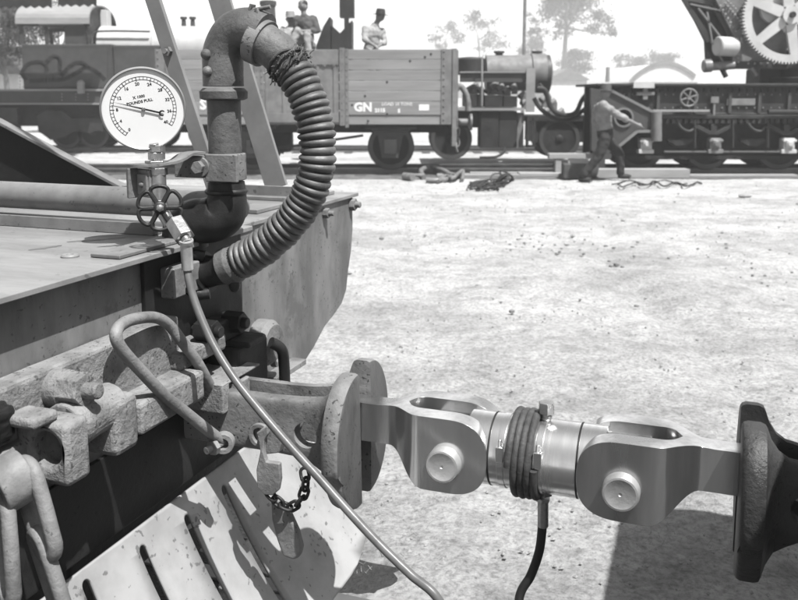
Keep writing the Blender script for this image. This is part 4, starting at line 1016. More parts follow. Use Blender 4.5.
MB().b2((T(62, 0).x, YT+.04, zc0), (T(82, 0).x, YT+.09, ze-.062)).build('cab_side', M['tank'], tk, bevel=.005)
MB().b2((T(38, 0).x, YT-.06, ze-.03), (T(82, 0).x, YT+.0, ze+.02)).build('rain_strip', M['roof'], tk)
# spectacle plate with round windows left open as two bars
sp = MB(); xs_ = rx1-.12
sp.prism([V(xs_, p.y, p.z) for p in inn]+[V(xs_, YT+2.1, zc0), V(xs_, YT, zc0)], (.04, 0, 0)).build('spectacle_plate', M['mid'], tk)
MB().b2((xs_+.05, YT+1.0, zp-.75), (xs_+.25, YT+1.35, zp-.12)).build('whistle_stand', M['boil'], tk, bevel=.02)
bc = (YT+1.05); zbc = 2.92
MB().lathe((T(88, 0).x, bc, zbc), (1, 0, 0), [(0, .60), (1.5, .60), (1.52, .615), (1.56, .615), (1.58, .60), (4.0, .60), (4.05, .63), (5.3, .63), (5.36, .55), (5.4, .2)], 40).build('boiler', M['boil'], tk)
MB().lathe((wy(268, 0, bc).x, bc, 3.3), (0, 0, 1), [(0, .30), (.2, .22), (.75, .20), (.8, .24), (.9, .24), (.92, .2)], 24).build('chimney', M['tank'], tk)
for px in (183, 192): MB().lathe((wy(px, 0, bc).x, bc, 3.4), (0, 0, 1), [(0, .08), (.3, .06), (.32, .1), (.38, .1)], 14).build('safety_valve', M['tank'], tk)
MB().cyl(wy(176, 53, YT+.3), wy(215, 53.5, YT+.3), .10, 16).build('injector_pipe', M['boil'], tk)
fp = MB().b2((T(-40, 0).x, YT-.10, T(0, 91).z), (T(290, 0).x, YT+2.2, T(0, 89).z)); fp.build('running_board', M['roof'], tk)
MB().b2((T(-40, 0).x, YT-.04, T(0, 103).z), (T(290, 0).x, YT+.02, T(0, 91).z)).build('valance', M['tank'], tk)
MB().b2((T(-40, 0).x, YT-.10, T(0, 104.5).z), (T(290, 0).x, YT+.0, T(0, 103).z)).build('angle_edge', M['roof'], tk)
rv = MB()
for px in (62, 76, 88):
    for py in (94, 97, 100): rv.ball(T(px, py, YT-.05), .02, 4)
rv.build('rivets', M['roof'], tk)
MB().box(T(81, 88, YT-.2), (.16, .16, .3)).ball(T(81, 83.5, YT-.2), .1, 6).build('step_lamp', M['roof'], tk, bevel=.01)
MB().b2((T(-40, 0).x, YT+.2, .75), (T(290, 0).x, YT+1.9, T(0, 104).z)).build('frames', M['under'], tk)
for px in (-20, 60, 88, 150, 200, 245):
    for s in (-.56, .56): bwheel('wheel', tk, wy(px, 0, 23.9).x, 24.45+s, ZT, .42)
sg = MB(); wpoly(sg, [(36, 115), (45, 110), (62, 110), (72, 118), (102, 117), (103, 132), (96, 131), (90, 134), (80, 131), (70, 134), (64, 138), (50, 140), (42, 134), (38, 132), (37, 122)], YT+.1, .15)
sg.build('axle_guard', M['mid'], tk, bevel=.02)
MB().b2((T(0, 0).x-.4, YT-.05, T(0, 124).z), (T(11, 0).x, YT+.3, T(0, 108).z)).build('steps', M['mid'], tk)

rv = MB()
for i in range(46): rv.ball(T(20+i*3.1, 46.5, YT-.004), .016, 4)
for i in range(46): rv.ball(T(20+i*3.1, 87, YT-.004), .016, 4)
for px in (20, 108, 112, 161):
    for i in range(12): rv.ball(T(px, 48+i*3.3, YT-.004), .016, 4)
rv.build('rivets', M['mid'], tk)
MB().tube(spline([T(92, 44, YT+.3), T(94, 33, YT+.4), T(110, 31, YT+.4), T(150, 31.5, YT+.4)], 6), .03, 8).build('hand_rail', M['tank'], tk)
# scalloped awning edge overhead at the far left
aw = thing('awning', 'black scalloped awning edge hanging over the far left background', 'awning', wy(0, 0, 21))
def awn(xs0, xs1, y0):
    Y = 21; a = [wy(xs0, -30, Y), wy(xs1, -30, Y)]; pts = []; x = xs1
    while x > xs0: pts.append((x, y0)); pts.append((x-4, y0-2.6)); x -= 8.5
    pts.append((xs0, y0)); return MB().prism(a+[wy(px, py, Y) for px, py in pts], (0, .06, 0))
awn(-40, 51, 8).build('scalloped_board', M['under'], aw); awn(58, 96, 6.5).build('scalloped_board', M['under'], aw)
zz = wy(0, -30, 21).z
MB().b2((wy(-40, 0, 21).x, 21, zz), (wy(96, 0, 21).x, 22.4, zz+.1)).build('awning_roof', M['under'], aw)
MB().cyl((wy(-36, 0, 21).x, 22, 0), (wy(-36, 0, 21).x, 22, zz), .08, 12).build('post', M['under'], aw)

# ---- small crane locomotive in the middle distance
YC = 19.4
cl = thing('steam_plant', 'small steam engine with drum, boiler and black tanks between wagon and crane truck', 'locomotive', (1.6, 20.3, ZR))
def C(px, py, Y=YC): return wy(px, py, Y)
yb = YC+1.0
MB().lathe((C(491, 0).x, yb, wy(0, 73, yb).z), (1, 0, 0), [(0, .42), (1.05, .42), (1.07, .46), (1.4, .46), (1.45, .3)], 32).build('boiler', M['post'], cl)
MB().lathe((wy(544, 0, yb).x, yb, wy(0, 74, yb).z), (1, 0, 0), [(-.15, .45), (.15, .45), (.2, .3)], 32).build('smokebox', M['tank'], cl)
for px, h0 in ((500, 51), (514, 56), (538, 51)): MB().lathe((wy(px, 0, yb).x, yb, wy(0, 64, yb).z), (0, 0, 1), [(0, .14), (.1, .10), (wy(0, h0, yb).z-wy(0, 64, yb).z-.06, .09), (wy(0, h0, yb).z-wy(0, 64, yb).z-.05, .13), (wy(0, h0, yb).z-wy(0, 64, yb).z, .13)], 16).build('chimney', M['tank'], cl)
MB().lathe((C(475, 0).x, YC+.9, C(0, 74).z), (0, 0, 1), [(0, .34), (.36, .34), (.40, .30), (.42, .1)], 28).build('drum', M['mid'], cl)
MB().b2((C(461, 0).x, YC+.1, C(0, 82).z), (C(534, 0).x, YC+.2, C(0, 73).z)).build('cross_beam', M['tank'], cl)
MB().b2((C(461, 0).x, YC+.05, C(0, 72.6).z), (C(536, 0).x, YC+.3, C(0, 71.4).z)).build('beam_cap', M['roof'], cl)
MB().b2((C(528, 0).x, YC, C(0, 112).z), (C(537, 0).x, YC+.05, C(0, 68).z)).build('end_plate', M['roof'], cl)
MB().cyl(C(482, 106, YC-.1), C(482, 57, YC-.1), .022, 8).build('upright_rod', M['roof'], cl)
MB().b2((C(467, 0).x, YC, C(0, 107).z), (C(484, 0).x, YC+1.2, C(0, 94).z)).build('tool_box', M['under'], cl, bevel=.01)
MB().b2((C(486, 0).x, YC-.05, C(0, 107).z), (C(504, 0).x, YC+1.2, C(0, 95).z)).build('tool_box', M['under'], cl, bevel=.01)
MB().b2((C(505, 0).x, YC-.05, C(0, 107).z), (C(519, 0).x, YC+1.2, C(0, 96).z)).build('tool_box', M['under'], cl, bevel=.01)
MB().b2((C(457, 0).x, YC-.12, C(0, 110.5).z), (C(526, 0).x, YC+1.9, C(0, 108).z)).build('running_board', M['roof'], cl)
MB().b2((C(482, 0).x, YC-.05, C(0, 148).z), (C(500.5, 0).x, YC+.7, C(0, 111).z)).build('water_tank', M['under'], cl, bevel=.01)
MB().b2((C(501, 0).x, YC-.03, C(0, 148).z), (C(519, 0).x, YC+.7, C(0, 111).z)).build('water_tank', M['mid'], cl, bevel=.01)
MB().b2((C(520, 0).x, YC+.1, C(0, 148).z), (C(527, 0).x, YC+.7, C(0, 113).z)).build('water_tank', M['post'], cl, bevel=.01)
MB().b2((C(440, 0).x, YC+.2, C(0, 128).z), (C(482, 0).x, YC+1.8, C(0, 111).z)).build('frame', M['under'], cl)
MB().b2((C(528, 0).x, YC+.2, C(0, 121.5).z), (C(600, 0).x, YC+1.8, C(0, 116).z)).build('frame', M['under'], cl)
MB().b2((C(529, 0).x, YC-.1, C(0, 146).z), (C(531, 0).x, YC+.1, C(0, 118).z)).b2((C(536, 0).x, YC-.1, C(0, 146).z), (C(538, 0).x, YC+.1, C(0, 118).z)).b2((C(529, 0).x, YC-.15, C(0, 147).z), (C(538, 0).x, YC+.1, C(0, 145).z)).build('step', M['mid'], cl)
for px in (452, 562):
    for s in (-.56, .56): bwheel('wheel', cl, wy(px, 0, 19.8).x, 20.3+s, ZR, .46)
rn = random.Random(8)
for px, py, s in ((468, 90, .16), (474, 86, .14), (480, 89, .12), (489, 90, .15), (494, 86, .18), (500, 88, .16), (506, 90, .14), (513, 87, .13), (522, 95, .14), (524, 102, .14), (472, 93, .16), (545, 98, .2), (552, 103, .16), (548, 110, .2), (560, 112, .15)):
    p = C(px, py, YC+.4); cg = MB(); cg.cyl(p-V(s*.5, 0, s*.3), p+V(s*.5, .1, s*.4), s*.4, 10); cg.box(p+V(.05, .1, -.08), (s, s, s*1.3)); cg.build('engine_fitting', M['post'], cl, bevel=.01)
MB().b2((C(538, 0).x, YC+.3, C(0, 143).z), (C(600, 0).x, YC+1.6, C(0, 122).z)).build('rear_frame', M['under'], cl)
for k, P_ in enumerate(([(537, 88), (545, 90), (549, 102), (554, 111), (566, 115), (576, 112), (582, 100), (590, 90)], [(534, 98), (540, 108), (552, 117), (566, 120), (580, 116)], [(539, 84), (546, 94), (550, 106), (560, 116), (572, 118), (586, 108)])):
    p = spline([wy(x, y, 18.6+.1*k) for x, y in P_], 6); o = MB().tube(p, .05, 10).build('steam_hose', M['mid']); base_to(o, p[len(p)//2])
    tag(o, ('thickest dark hose looping highest between steam plant and crane truck', 'dark hose running lowest between steam plant and crane truck', 'dark hose hanging between its two neighbours beside the crane truck')[k], 'hose', 'hoses between steam plant and crane truck')
p = spline([C(505, 148, 19), C(503, 153, 18.6), C(495, 157, 18.4), C(480, 157.5, 18.3)], 6); o = MB().tube(p, .03, 8).build('drain_hose', M['under']); base_to(o, p[-1]); tag(o, 'thin black hose trailing to the ground under the water tanks', 'hose')

# ---- crane truck
YK = 16.75
ck = thing('crane_truck', 'long dark crane truck on the near track at the right with pale axle boxes', 'crane truck', (6.5, 17.65, ZR))
def K(px, py, Y=YK): return wy(px, py, Y)
XL, XR = K(606, 0).x, 13.0
MB().b2((XL, YK+.02, K(0, 113).z), (XR, YK+.12, K(0, 86).z)).build('girder_web', M['mid'], ck)
MB().b2((XL-.15, YK-.12, K(0, 86).z), (XR, YK+1.9, K(0, 83.5).z)).build('deck', M['mid'], ck, bevel=.01)
tth = MB(); x = XL
while x < 9.6: tth.b2((x, YK-.02, K(0, 92).z), (x+.075, YK+.015, K(0, 88).z)); x += .14
tth.build('rivet_strip', M['under'], ck)
MB().b2((XL, YK-.12, K(0, 118.5).z), (XR, YK+.5, K(0, 115).z)).b2((XL, YK-.02, K(0, 115).z), (XR, YK+.05, K(0, 113).z)).build('lower_flange', M['mid'], ck, bevel=.01)
tth = MB(); x = K(657, 0).x
while x < 9.6: tth.b2((x, YK-.1, K(0, 123).z), (x+.06, YK-.04, K(0, 119).z)); x += .12
tth.build('bolt_heads', M['mid'], ck)
MB().b2((K(598, 0).x, YK+.25, K(0, 158).z), (XR, YK+.32, K(0, 118).z)).build('side_frame', M['under'], ck)
MB().b2((K(606, 0).x, YK+.15, K(0, 160).z), (XR, YK+.32, K(0, 156).z)).build('frame_tie', M['under'], ck)
MB().b2((XL, YK+1.6, K(0, 158).z), (XR, YK+1.7, K(0, 86).z)).build('girder_web', M['mid'], ck)
hp_ = wpoly(MB(), [(591, 88), (612, 91), (655, 113), (658, 131), (640, 131.5), (633, 133), (612, 152), (598, 157), (592, 150)], YK-.16, .14).build('end_gusset', M['tank'], ck)
cut(hp_, MB().cyl(K(624, 117.5, YK-.4), K(624, 117.5, YK+.0), .155, 28)); 
MB().ring(K(624, 117.5, YK-.2), (0, 1, 0), .19, .155, .04, 28).build('hole_rim', M['post'], hp_)
MB().b2((K(616, 0).x, YK-.1, K(0, 118.5).z), (K(632, 0).x, YK-.06, K(0, 117).z)).build('hole_bar', M['mid'], hp_)
eg = MB(); 
for P_ in ([(612, 91), (655, 113)], [(658, 131), (637, 131.5), (612, 152)]):
    for i in range(len(P_)-1): eg.bar(K(*P_[i], YK-.18), K(*P_[i+1], YK-.18), .05, .05)
eg.build('edge_flange', M['stay'], hp_)
MB().cyl(K(656.5, 112, YK-.2), K(656.5, 141, YK-.2), .10, 16).build('jack_column', M['post'], ck)
MB().b2((K(655, 0).x, YK-.18, K(0, 111.5).z), (K(712, 0).x, YK-.1, K(0, 109.5).z)).build('hand_rail_bar', M['timber'], ck)
hx = K(689, 97.5, YK-.12)
hwm = MB().tube([hx+V(math.cos(t/24*6.283)*.165, 0, math.sin(t/24*6.283)*.165) for t in range(24)], .017, 8, closed=True)
for k in range(6): a = k*math.pi/3+.3; hwm.cyl(hx, hx+V(math.cos(a)*.16, 0, math.sin(a)*.16), .014, 8)
hwm.cyl(hx+V(0, -.03, 0), hx+V(0, .14, 0), .04, 12); hwm.build('brake_wheel', M['ironlt'], ck)
MB().b2((K(640, 0).x-.1, YK-.15, K(0, 88).z), (K(674, 0).x-.35, YK+.2, K(0, 82.5).z)).build('deck_pad', M['boil'], ck)
MB().box(K(645, 93.5, YK-.06), (.35, .08, .06)).box(K(645, 93, YK-.05), (.09, .08, .25)).build('cleat', M['post'], ck)
MB().b2((K(732, 0).x, YK-.02, K(0, 105.5).z), (K(761, 0).x, YK+.015, K(0, 98.5).z)).build('name_plate', M['post'], ck, bevel=.01)
MB().b2((K(715, 0).x, YK-.06, K(0, 103).z), (K(723, 0).x, YK+.0, K(0, 96.5).z)).b2((K(718, 0).x, YK-.05, K(0, 115).z), (K(720, 0).x, YK+.0, K(0, 103).z)).build('small_bracket', M['post'], ck)
MB().cyl(K(768, 112, YK-.2), K(830, 112, YK-.2), .05, 12).build('outrigger_rod', M['under'], ck)
for i, px in enumerate((645, 714, 787, 860)):
    x = wy(px, 0, 17.1).x; pw = wy(px, 143, YK)
    for s in (-.56, .56): bwheel('wheel', ck, x, 17.65+s, ZR, .46)
    ab = MB(); xb = pw.x
    z0 = K(0, 143.5).z; ab.box((xb, YK-.0, z0), (.22, .22, .22)).box((xb, YK-.12, z0), (.15, .06, .15)).box((xb, YK-.02, z0-.15), (.30, .2, .08)).box((xb, YK-.05, z0+.06), (.27, .18, .05))
    ab.lathe((xb, YK-.18, z0), (0, 1, 0), [(0, .05), (.03, .06), (.05, .06)], 16)
    ab.build('axle_box', M['boil'] if i != 1 else M['pipe'], ck, bevel=.012)
    if i:
        eq = MB(); wpoly(eq, [(px-20, 124), (px-17, 124), (px-3, 131), (px-3, 124), (px+3, 124), (px+3, 131), (px+17, 124), (px+20, 124), (px+18, 128), (px+4, 135), (px-4, 135), (px-18, 128)], YK-.08, .12)
        eq.cyl(K(px-19, 120, YK-.1), K(px-19, 148, YK-.1), .022, 8).cyl(K(px+19, 120, YK-.1), K(px+19, 148, YK-.1), .022, 8)
        eq.build('equaliser', M['mid'], ck, bevel=.01)
    sx = px-34
    if i: wpoly(MB(), [(sx-13, 139), (sx+13, 139), (sx+12, 142), (sx+5, 146), (sx-5, 146), (sx-12, 142)], YK+.05, .1).build('leaf_spring', M['mid'], ck, bevel=.01)

rv = MB()
x = XL+.1
while x < 9.6:
    for zz in (K(0, 94.5).z, K(0, 108).z): rv.ball((x, YK+.01, zz), .02, 4)
    x += .16
rv.build('rivets', M['post'], ck)
for px in (632, 662, 700, 735, 765, 795):
    MB().b2((K(px, 0).x-.03, YK-.04, K(0, 113).z), (K(px, 0).x+.03, YK+.015, K(0, 93).z)).build('stiffener', M['tank'], ck)
for px in (676, 746): MB().tube(spline([K(px, 119, YK-.05), K(px+6, 128, YK-.1), K(px+14, 131, YK-.1), K(px+20, 126, YK-.05)], 6), .022, 8).build('brake_pipe', M['tank'], ck)
MB().cyl(K(664, 152, YK-.06), K(840, 152, YK-.06), .025, 8).build('brake_rod', M['tank'], ck)
# ---- crane superstructure
YU = 17.2
cn = thing('crane', 'steam crane body with large toothed gear wheel standing on the crane truck', 'crane', (wy(785, 84, YU).x, YU+.8, wy(785, 84, YU).z))
def U(px, py, Y=YU): return wy(px, py, Y)
wpoly(MB(), [(732, 34), (735, 27), (744, 0), (748, -40), (880, -40), (880, 66), (735, 68), (732, 66)], YU+.1, .06).build('side_plate', M['stay'], cn)
wpoly(MB(), [(733, 62), (745, 61), (770, 62), (880, 61), (880, 69), (733, 69)], YU-.02, .1).build('bottom_flange', M['mid'], cn)
wpoly(MB(), [(733, 33), (742, 27), (742, 66), (733, 68)], YU+.0, .08).build('corner_angle', M['pipe'], cn)
wpoly(MB(), [(683, 0), (687, 0), (712, 38), (708, 42)], YU+.05, .1).add(*(lambda b: (b.v, b.f))(wpoly(MB(), [(676, -14), (683, 0), (687, 0), (679, -14)], YU+.05, .1))).build('jib_edge', M['mid'], cn)
wpoly(MB(), [(684, 0), (717, 2), (735, 33), (735, 62), (706, 70), (704.5, 41)], YU+.28, .05).build('jib_web', M['mid'], cn)
wpoly(MB(), [(672, -18), (708, -18), (716, 0), (734, 33), (732, 42), (711, 5), (683, 0)], YU+.12, .06).build('jib_foot_plate', M['tank'], cn)
wpoly(MB(), [(716, 0), (708, -18), (760, -18), (745, 2), (740, 24), (733, 34)], YU+.02, .05).build('cheek_plate', M['pipe'], cn)
lat = MB()
for a, b in (((698, 8), (735, 56)), ((707, 12), (712, 42)), ((690, 4), (727, 12)), ((712, 42), (727, 70))): lat.bar(U(*a, YU+.05), U(*b, YU+.05), .06, .03)
lat.build('lattice_bar', M['stay'], cn)
MB().cyl(U(717, 46, YU-.1), U(735, 47, YU+.0), .19, 24, .02).build('winch_drum', M['boil'], cn)
MB().cyl(U(704, 67, YU), U(734, 65, YU), .085, 16).cyl(U(703, 66, YU), U(712, 65.5, YU), .13, 16, .02).build('foot_shaft', M['pipe'], cn)
MB().cyl(U(722, 69), U(726, 77), .05, 10).build('pawl', M['under'], cn); MB().cyl(U(751, 68), U(756, 76), .045, 10).build('pawl', M['stay'], cn)
rv = MB(); rn = random.Random(2)
for P_ in ([(719, 4), (737, 33)], [(724, 2), (741, 22)], [(738, 36), (738, 64)], [(745, 63.5), (790, 63.5)], [(727, 0), (744, 18)]):
    a, b = U(*P_[0], YU-.03), U(*P_[1], YU-.03)
    for k in range(7): rv.ball(a.lerp(b, (k+.5)/7), .026, 4)
rv.build('rivets', M['roof'], cn)
gcx = U(791, 15, YU-.25); gr_ = .90
gm = MB(); N_ = 88; ring_o = []
for k in range(N_*4):
    a = 2*math.pi*k/(N_*4); r = gr_+(.045 if k % 4 in (1, 2) else 0); ring_o.append((a, r))
vs_ = []; n4 = len(ring_o)
for yy in (0, .12):
    for a, r in ring_o: vs_.append(gcx+V(math.cos(a)*r, yy, math.sin(a)*r))
    for a, r in ring_o: vs_.append(gcx+V(math.cos(a)*(gr_-.14), yy, math.sin(a)*(gr_-.14)))
fs_ = []
for k in range(n4):
    j = (k+1) % n4; fs_ += [(k, j, n4+j, n4+k), (2*n4+k, 3*n4+k, 3*n4+j, 2*n4+j), (k, 2*n4+k, 2*n4+j, j), (n4+k, n4+j, 3*n4+j, 3*n4+k)]
gm.add(vs_, fs_)
for k in range(6):
    a = R(-140+60*k); d = V(math.cos(a), 0, math.sin(a)); s_ = V(-d.z, 0, d.x)
    gm.prism([gcx+V(0, .02, 0)+d*.1-s_*.11, gcx+V(0, .02, 0)+d*.1+s_*.11, gcx+V(0, .02, 0)+d*(gr_-.1)+s_*.08, gcx+V(0, .02, 0)+d*(gr_-.1)-s_*.08], (0, .07, 0))
gm.cyl(gcx+V(0, -.05, 0), gcx+V(0, .2, 0), .17, 28); gw = gm.build('gear_wheel', M['boil'], cn)
MB().lathe(gcx+V(0, -.10, 0), (0, 1, 0), [(0, .06), (.05, .06)], 18).build('shaft_end', M['under'], gw)
MB().lathe(U(776, 8, YU-.1), (0, 1, 0), [(0, .3), (.1, .3)], 30).build('pinion', M['boil'], cn)
MB().cyl(U(790, 39, YU-.02), U(790, 54, YU-.02), .035, 8).tube([U(790, 53, YU-.04)+V(.06*math.cos(t/12*6.283), 0, .06*math.sin(t/12*6.283)) for t in range(12)], .015, 6, closed=True).build('hanging_shackle', M['under'], cn)
MB().b2((U(768, 0).x, YU+.15, U(0, 84).z), (U(900, 0).x, YU+.9, U(0, 68).z)).build('turntable', M['under'], cn, bevel=.03)
MB().lathe((U(800, 0).x+.6, YU+.5, U(0, 84).z), (0, 0, 1), [(0, 1.1), (.12, 1.1), (.14, .9), (.3, .9)], 36).build('slewing_ring', M['under'], cn)

# ---- baulks, planks and litter by the track
def loose(mb, name, m, label, cat, base, group=None, **k):
    o = mb.build(name, m, **k); base_to(o, base); tag(o, label, cat, group); return o
def lay(x0, x1, py, th, dep, nm, m, label, cat, group=None, z0=.02, Y=None):
    g0 = Y or gz(600, py, z0).y; a, b = wy(x0, py, g0).x, wy(x1, py, g0).x
    return loose(MB().b2((a, g0, z0), (b, g0+dep, z0+th)), nm, m, label, cat, (a, g0, z0), group, bevel=.008)
lay(596, 690, 175, .17, .3, 'timber_baulk', M['timber'], 'long bleached baulk on the ground behind the walking man', 'timber', 'timbers beside the near track', Y=16.25)
loose(MB().cyl(wy(567, 167, 16.3), wy(597, 168, 16.3), .17, 20, .03), 'log', M['timber'], 'short round log lying left of the walking man', 'log', (wy(582, 168, 16.3).x, 16.3, .02))
loose(MB().b2((wy(568, 0, 16.1).x, 16.1, .02), (wy(598, 0, 16.1).x, 16.35, .31)), 'timber_block', M['dtimber'], 'squat timber block behind the legs of the walking man', 'timber', (wy(582, 0, 16.1).x, 16.1, .02), 'timbers beside the near track', bevel=.03)
loose(MB().b2((wy(553, 0, 16.7).x, 16.7, .36), (wy(617, 0, 16.7).x, 16.9, .46)).b2((wy(560, 0, 16.7).x, 16.72, .02), (wy(566, 0, 16.7).x, 16.88, .36)).b2((wy(605, 0, 16.7).x, 16.72, .02), (wy(611, 0, 16.7).x, 16.88, .36)), 'trestle', M['timber'], 'low pale trestle plank beside the end of the crane truck', 'trestle', (wy(585, 0, 16.7).x, 16.8, .02), bevel=.006)
lay(437, 520, 171, .05, .14, 'loose_rail', M['timber'], 'pale strip lying nearest the camera along the near track', 'plank', 'planks along the near track', Y=16.5)
lay(470, 560, 168, .05, .16, 'plank', M['timber'], 'pale plank lying behind the long strip under the wagon end', 'plank', 'planks along the near track', Y=16.95)
lay(520, 575, 168, .07, .4, 'plank', M['timber'], 'broad pale board left of the round log', 'plank', 'planks along the near track', Y=16.5)
lay(690, 798, 176, .05, .2, 'plank', M['timber'], 'long pale board in front of the crane truck at the right edge', 'plank', 'planks along the near track', Y=16.4)
# shackles and rope heap lying on the sand
sx = gz(415, 181); sh = thing('shackle', 'pale iron shackle lying on the sand in front of the wagon wheel', 'shackle', sx)
def S(px, py, z=.05): p = gz(px, py); return V(p.x, p.y, z)
MB().tube(spline([S(424, 180), S(421, 177, .12), S(430, 175, .16), S(444, 177, .12), S(452, 181, .06), S(440, 183), S(426, 183)], 6), .05, 12).build('bow', M['pipe'], sh)
MB().cyl(S(404, 180, .07), S(413, 181, .07), .075, 14, .01).cyl(S(409, 180, .09), S(422, 180, .09), .035, 10).build('pin', M['ironlt'], sh)
sh = thing('hook_shackle', 'smaller dark shackle lying right of the pale one', 'shackle', S(452, 182, 0))
MB().tube(spline([S(438, 184), S(446, 181, .1), S(452, 183, .08), S(458, 181, .14), S(463, 177, .12), S(462, 183)], 6), .035, 10).build('bow', M['iron'], sh)
MB().cyl(S(448, 179, .1), S(456, 181, .1), .05, 12).build('pin', M['iron'], sh)
rh = MB(); rn = random.Random(9); pp = []
for k in range(46): pp.append(S(470+rn.uniform(-8, 34)*.95+8, 188+rn.uniform(-4, 4), .03+abs(rn.gauss(0, .025))))
pp.sort(key=lambda p: p.x+rn.uniform(-.45, .45)); rh.tube(spline(pp, 5), .014, 7)
for k in range(5): c = S(502+rn.uniform(-5, 6), 183+rn.uniform(-2, 4), .1); rh.tube([c+V(math.cos(t/10*6.28)*.13, math.sin(t/10*6.28)*.1, math.sin(t/10*6.28+k)*.10) for t in range(10)], .018, 7, closed=True)
rope = loose(rh, 'rope_heap', M['mid'], 'tangled heap of dark rope on the sand right of the shackles', 'rope', S(495, 188, 0))
rh = MB(); pp = [S(618+i*4.4, 187+2*math.sin(i*1.3)+rn.uniform(-1, 1), .03+.03*rn.random()) for i in range(20)]; rh.tube(spline(pp, 5), .014, 7); pp = [S(612+i*5, 184+2*math.cos(i*.9), .03) for i in range(16)]; rh.tube(spline(pp, 4), .012, 7)
loose(rh, 'rope_length', M['mid'], 'loose dark rope trailing along the sand before the crane truck', 'rope', S(650, 188, 0))
lp_ = MB().ball(S(745, 197, .02), .07, 6, (1.6, 1, .5)); loose(lp_, 'stone', M['rock'], 'flat stone on the sand below the round log', 'stone', S(745, 197, 0))

# ---- buildings far behind
def house(nm, label, x0, x1, yeave, yridge, Y, dep, wallm, roofm, hip=.0):
    t = thing(nm, label, 'house', ((wy(x0, 0, Y).x+wy(x1, 0, Y).x)/2, Y, 0))
    a, b = wy(x0, 0, Y).x, wy(x1, 0, Y).x; ze_, zr_ = wy(0, yeave, Y).z, wy(0, yridge, Y).z
    MB().b2((a+.3, Y+.3, 0), (b-.3, Y+dep, ze_)).build('wall', wallm, t)
    m_ = (a+b)/2; MB().prism([V(a, Y, ze_), V(b, Y, ze_), V(b-hip, Y, ze_+.12), V(m_, Y, zr_), V(a+hip, Y, ze_+.12)], (0, dep+.3, 0)).build('roof', roofm, t)
    for k in (): xx = a+(b-a)*k; w__ = MB().b2((xx-.5, Y+.2, ze_-1.7), (xx+.5, Y+.28, ze_-.5)).build('window', M['tank'], t)
    return t
house('gabled_house', 'white gabled house behind the hoses in the middle distance', 550, 592, 80, 68, 120, 18, M['wall'], M['tin'])
h2 = house('gabled_shed', 'pale gabled shed at the left edge behind the tank locomotive', -30, 17, 74, 44, 40, 8, M['wall'], M['tank'])
cs = thing('arched_shed', 'pale shed with an arched iron roof behind the crane truck', 'shed', (wy(665, 0, 110).x, 110, 0))
ar = [wy(630+70*i/14, 82-19*math.sin(math.pi*i/14)**.8, 110) for i in range(15)]
MB().prism(ar, (0, 28, 0)).build('arched_roof', M['wall'], cs); a, b = ar[0], ar[-1]
MB().b2((a.x+.2, 110.4, 0), (b.x-.2, 137, a.z)).build('wall', M['wall'], cs)
rb = MB()
for i in range(13): rb.bar(ar[i+1]+V(0, -.12, -.1*0), ar[i]+V(0, -.12, 0), .12, .45)
rb.build('barge_board', M['tin'], cs)
tag(base_to(MB().b2(wy(607, 82, 50)+V(0, 0, 0), wy(610, 67, 50)+V(0, .4, 0)).build('stone_chimney', M['tin']), wy(608, 82, 50)), 'slim chimney left of the arched shed', 'chimney')
tag(base_to(MB().cyl((wy(525, 0, 48).x, 48, 0), (wy(525, 0, 48).x, 48, 9.5), .10, 10).build('telegraph_pole', M['bark']), (wy(525, 0, 48).x, 48, 0)), 'tall thin pole rising behind the small steam engine', 'pole')

# ---- trees
FAR = 3.8
def tree(label, x, Y, h, trunk_r, clumps, n, leaf, seed, nm='gum_tree', limb=True):
    q_ = FAR if Y > 45 else 1
    x *= q_; Y *= q_; h *= q_; trunk_r *= q_*.75; leaf *= q_*.5; n = int(n*3); clumps = [(V(c.x*q_, c.y*q_, 1.6+(c.z-1.6)*q_), r*q_) for c, r in clumps]
    rn = random.Random(seed); t = thing(nm, label, 'tree', (x, Y, 0), 'trees beyond the yard')
    mb = MB(); top = V(x+rn.uniform(-.4, .4), Y, h*.6)
    tp = spline([V(x, Y, 0), V(x+.15*rn.uniform(-1, 1), Y, h*.25), V(x+.3*rn.uniform(-1, 1), Y, h*.42), top], 5)
    mb.tube(tp, [trunk_r*(1-.65*i/len(tp)) for i in range(len(tp))], 10)
    for c, r in clumps:
        c = Vector(c); s_ = tp[int(len(tp)*rn.uniform(.45, .95))]; md = s_.lerp(c, .5)+V(rn.uniform(-.3, .3), 0, -.2)
        P_ = spline([s_, md, c], 5); mb.tube(P_, [trunk_r*.42*(1-.75*i/len(P_)) for i in range(len(P_))], 7)
        for k in range(3):
            e = c+V(rn.uniform(-1, 1), rn.uniform(-1, 1), rn.uniform(-.6, .8))*r*.8; mb.tube([c, c.lerp(e, .5)+V(0, 0, .1), e], [trunk_r*.12, trunk_r*.08, trunk_r*.04], 5)
    mb.build('trunk', M['bark'], t)
    cr_ = MB(); tot = sum(r**2 for c, r in clumps)
    for c, r in clumps:
        c = Vector(c); sub = [c+V(rn.gauss(0, .5), rn.gauss(0, .5), rn.gauss(0, .38))*r for _ in range(9)]
        for _ in range(int(n*r*r/tot)):
            s_ = rn.choice(sub); p = s_+V(rn.gauss(0, .22), rn.gauss(0, .22), rn.gauss(0, .17))*r
            u = V(rn.gauss(0, 1), rn.gauss(0, 1), rn.gauss(-.5, 1)).normalized(); v = u.cross(V(rn.gauss(0, 1), rn.gauss(0, 1), rn.gauss(0, 1))).normalized(); L_ = leaf*rn.uniform(.6, 1.4)
            cr_.v += [p-v*L_*.3, p+u*L_*.5, p+v*L_*.3, p-u*L_*.5]; k = len(cr_.v); cr_.f.append((k-4, k-3, k-2, k-1))
    cr_.build('crown', M['leaf'], t, smooth=0, weld=False)
    return t
def at(px, py, Y): return wy(px, py, Y)
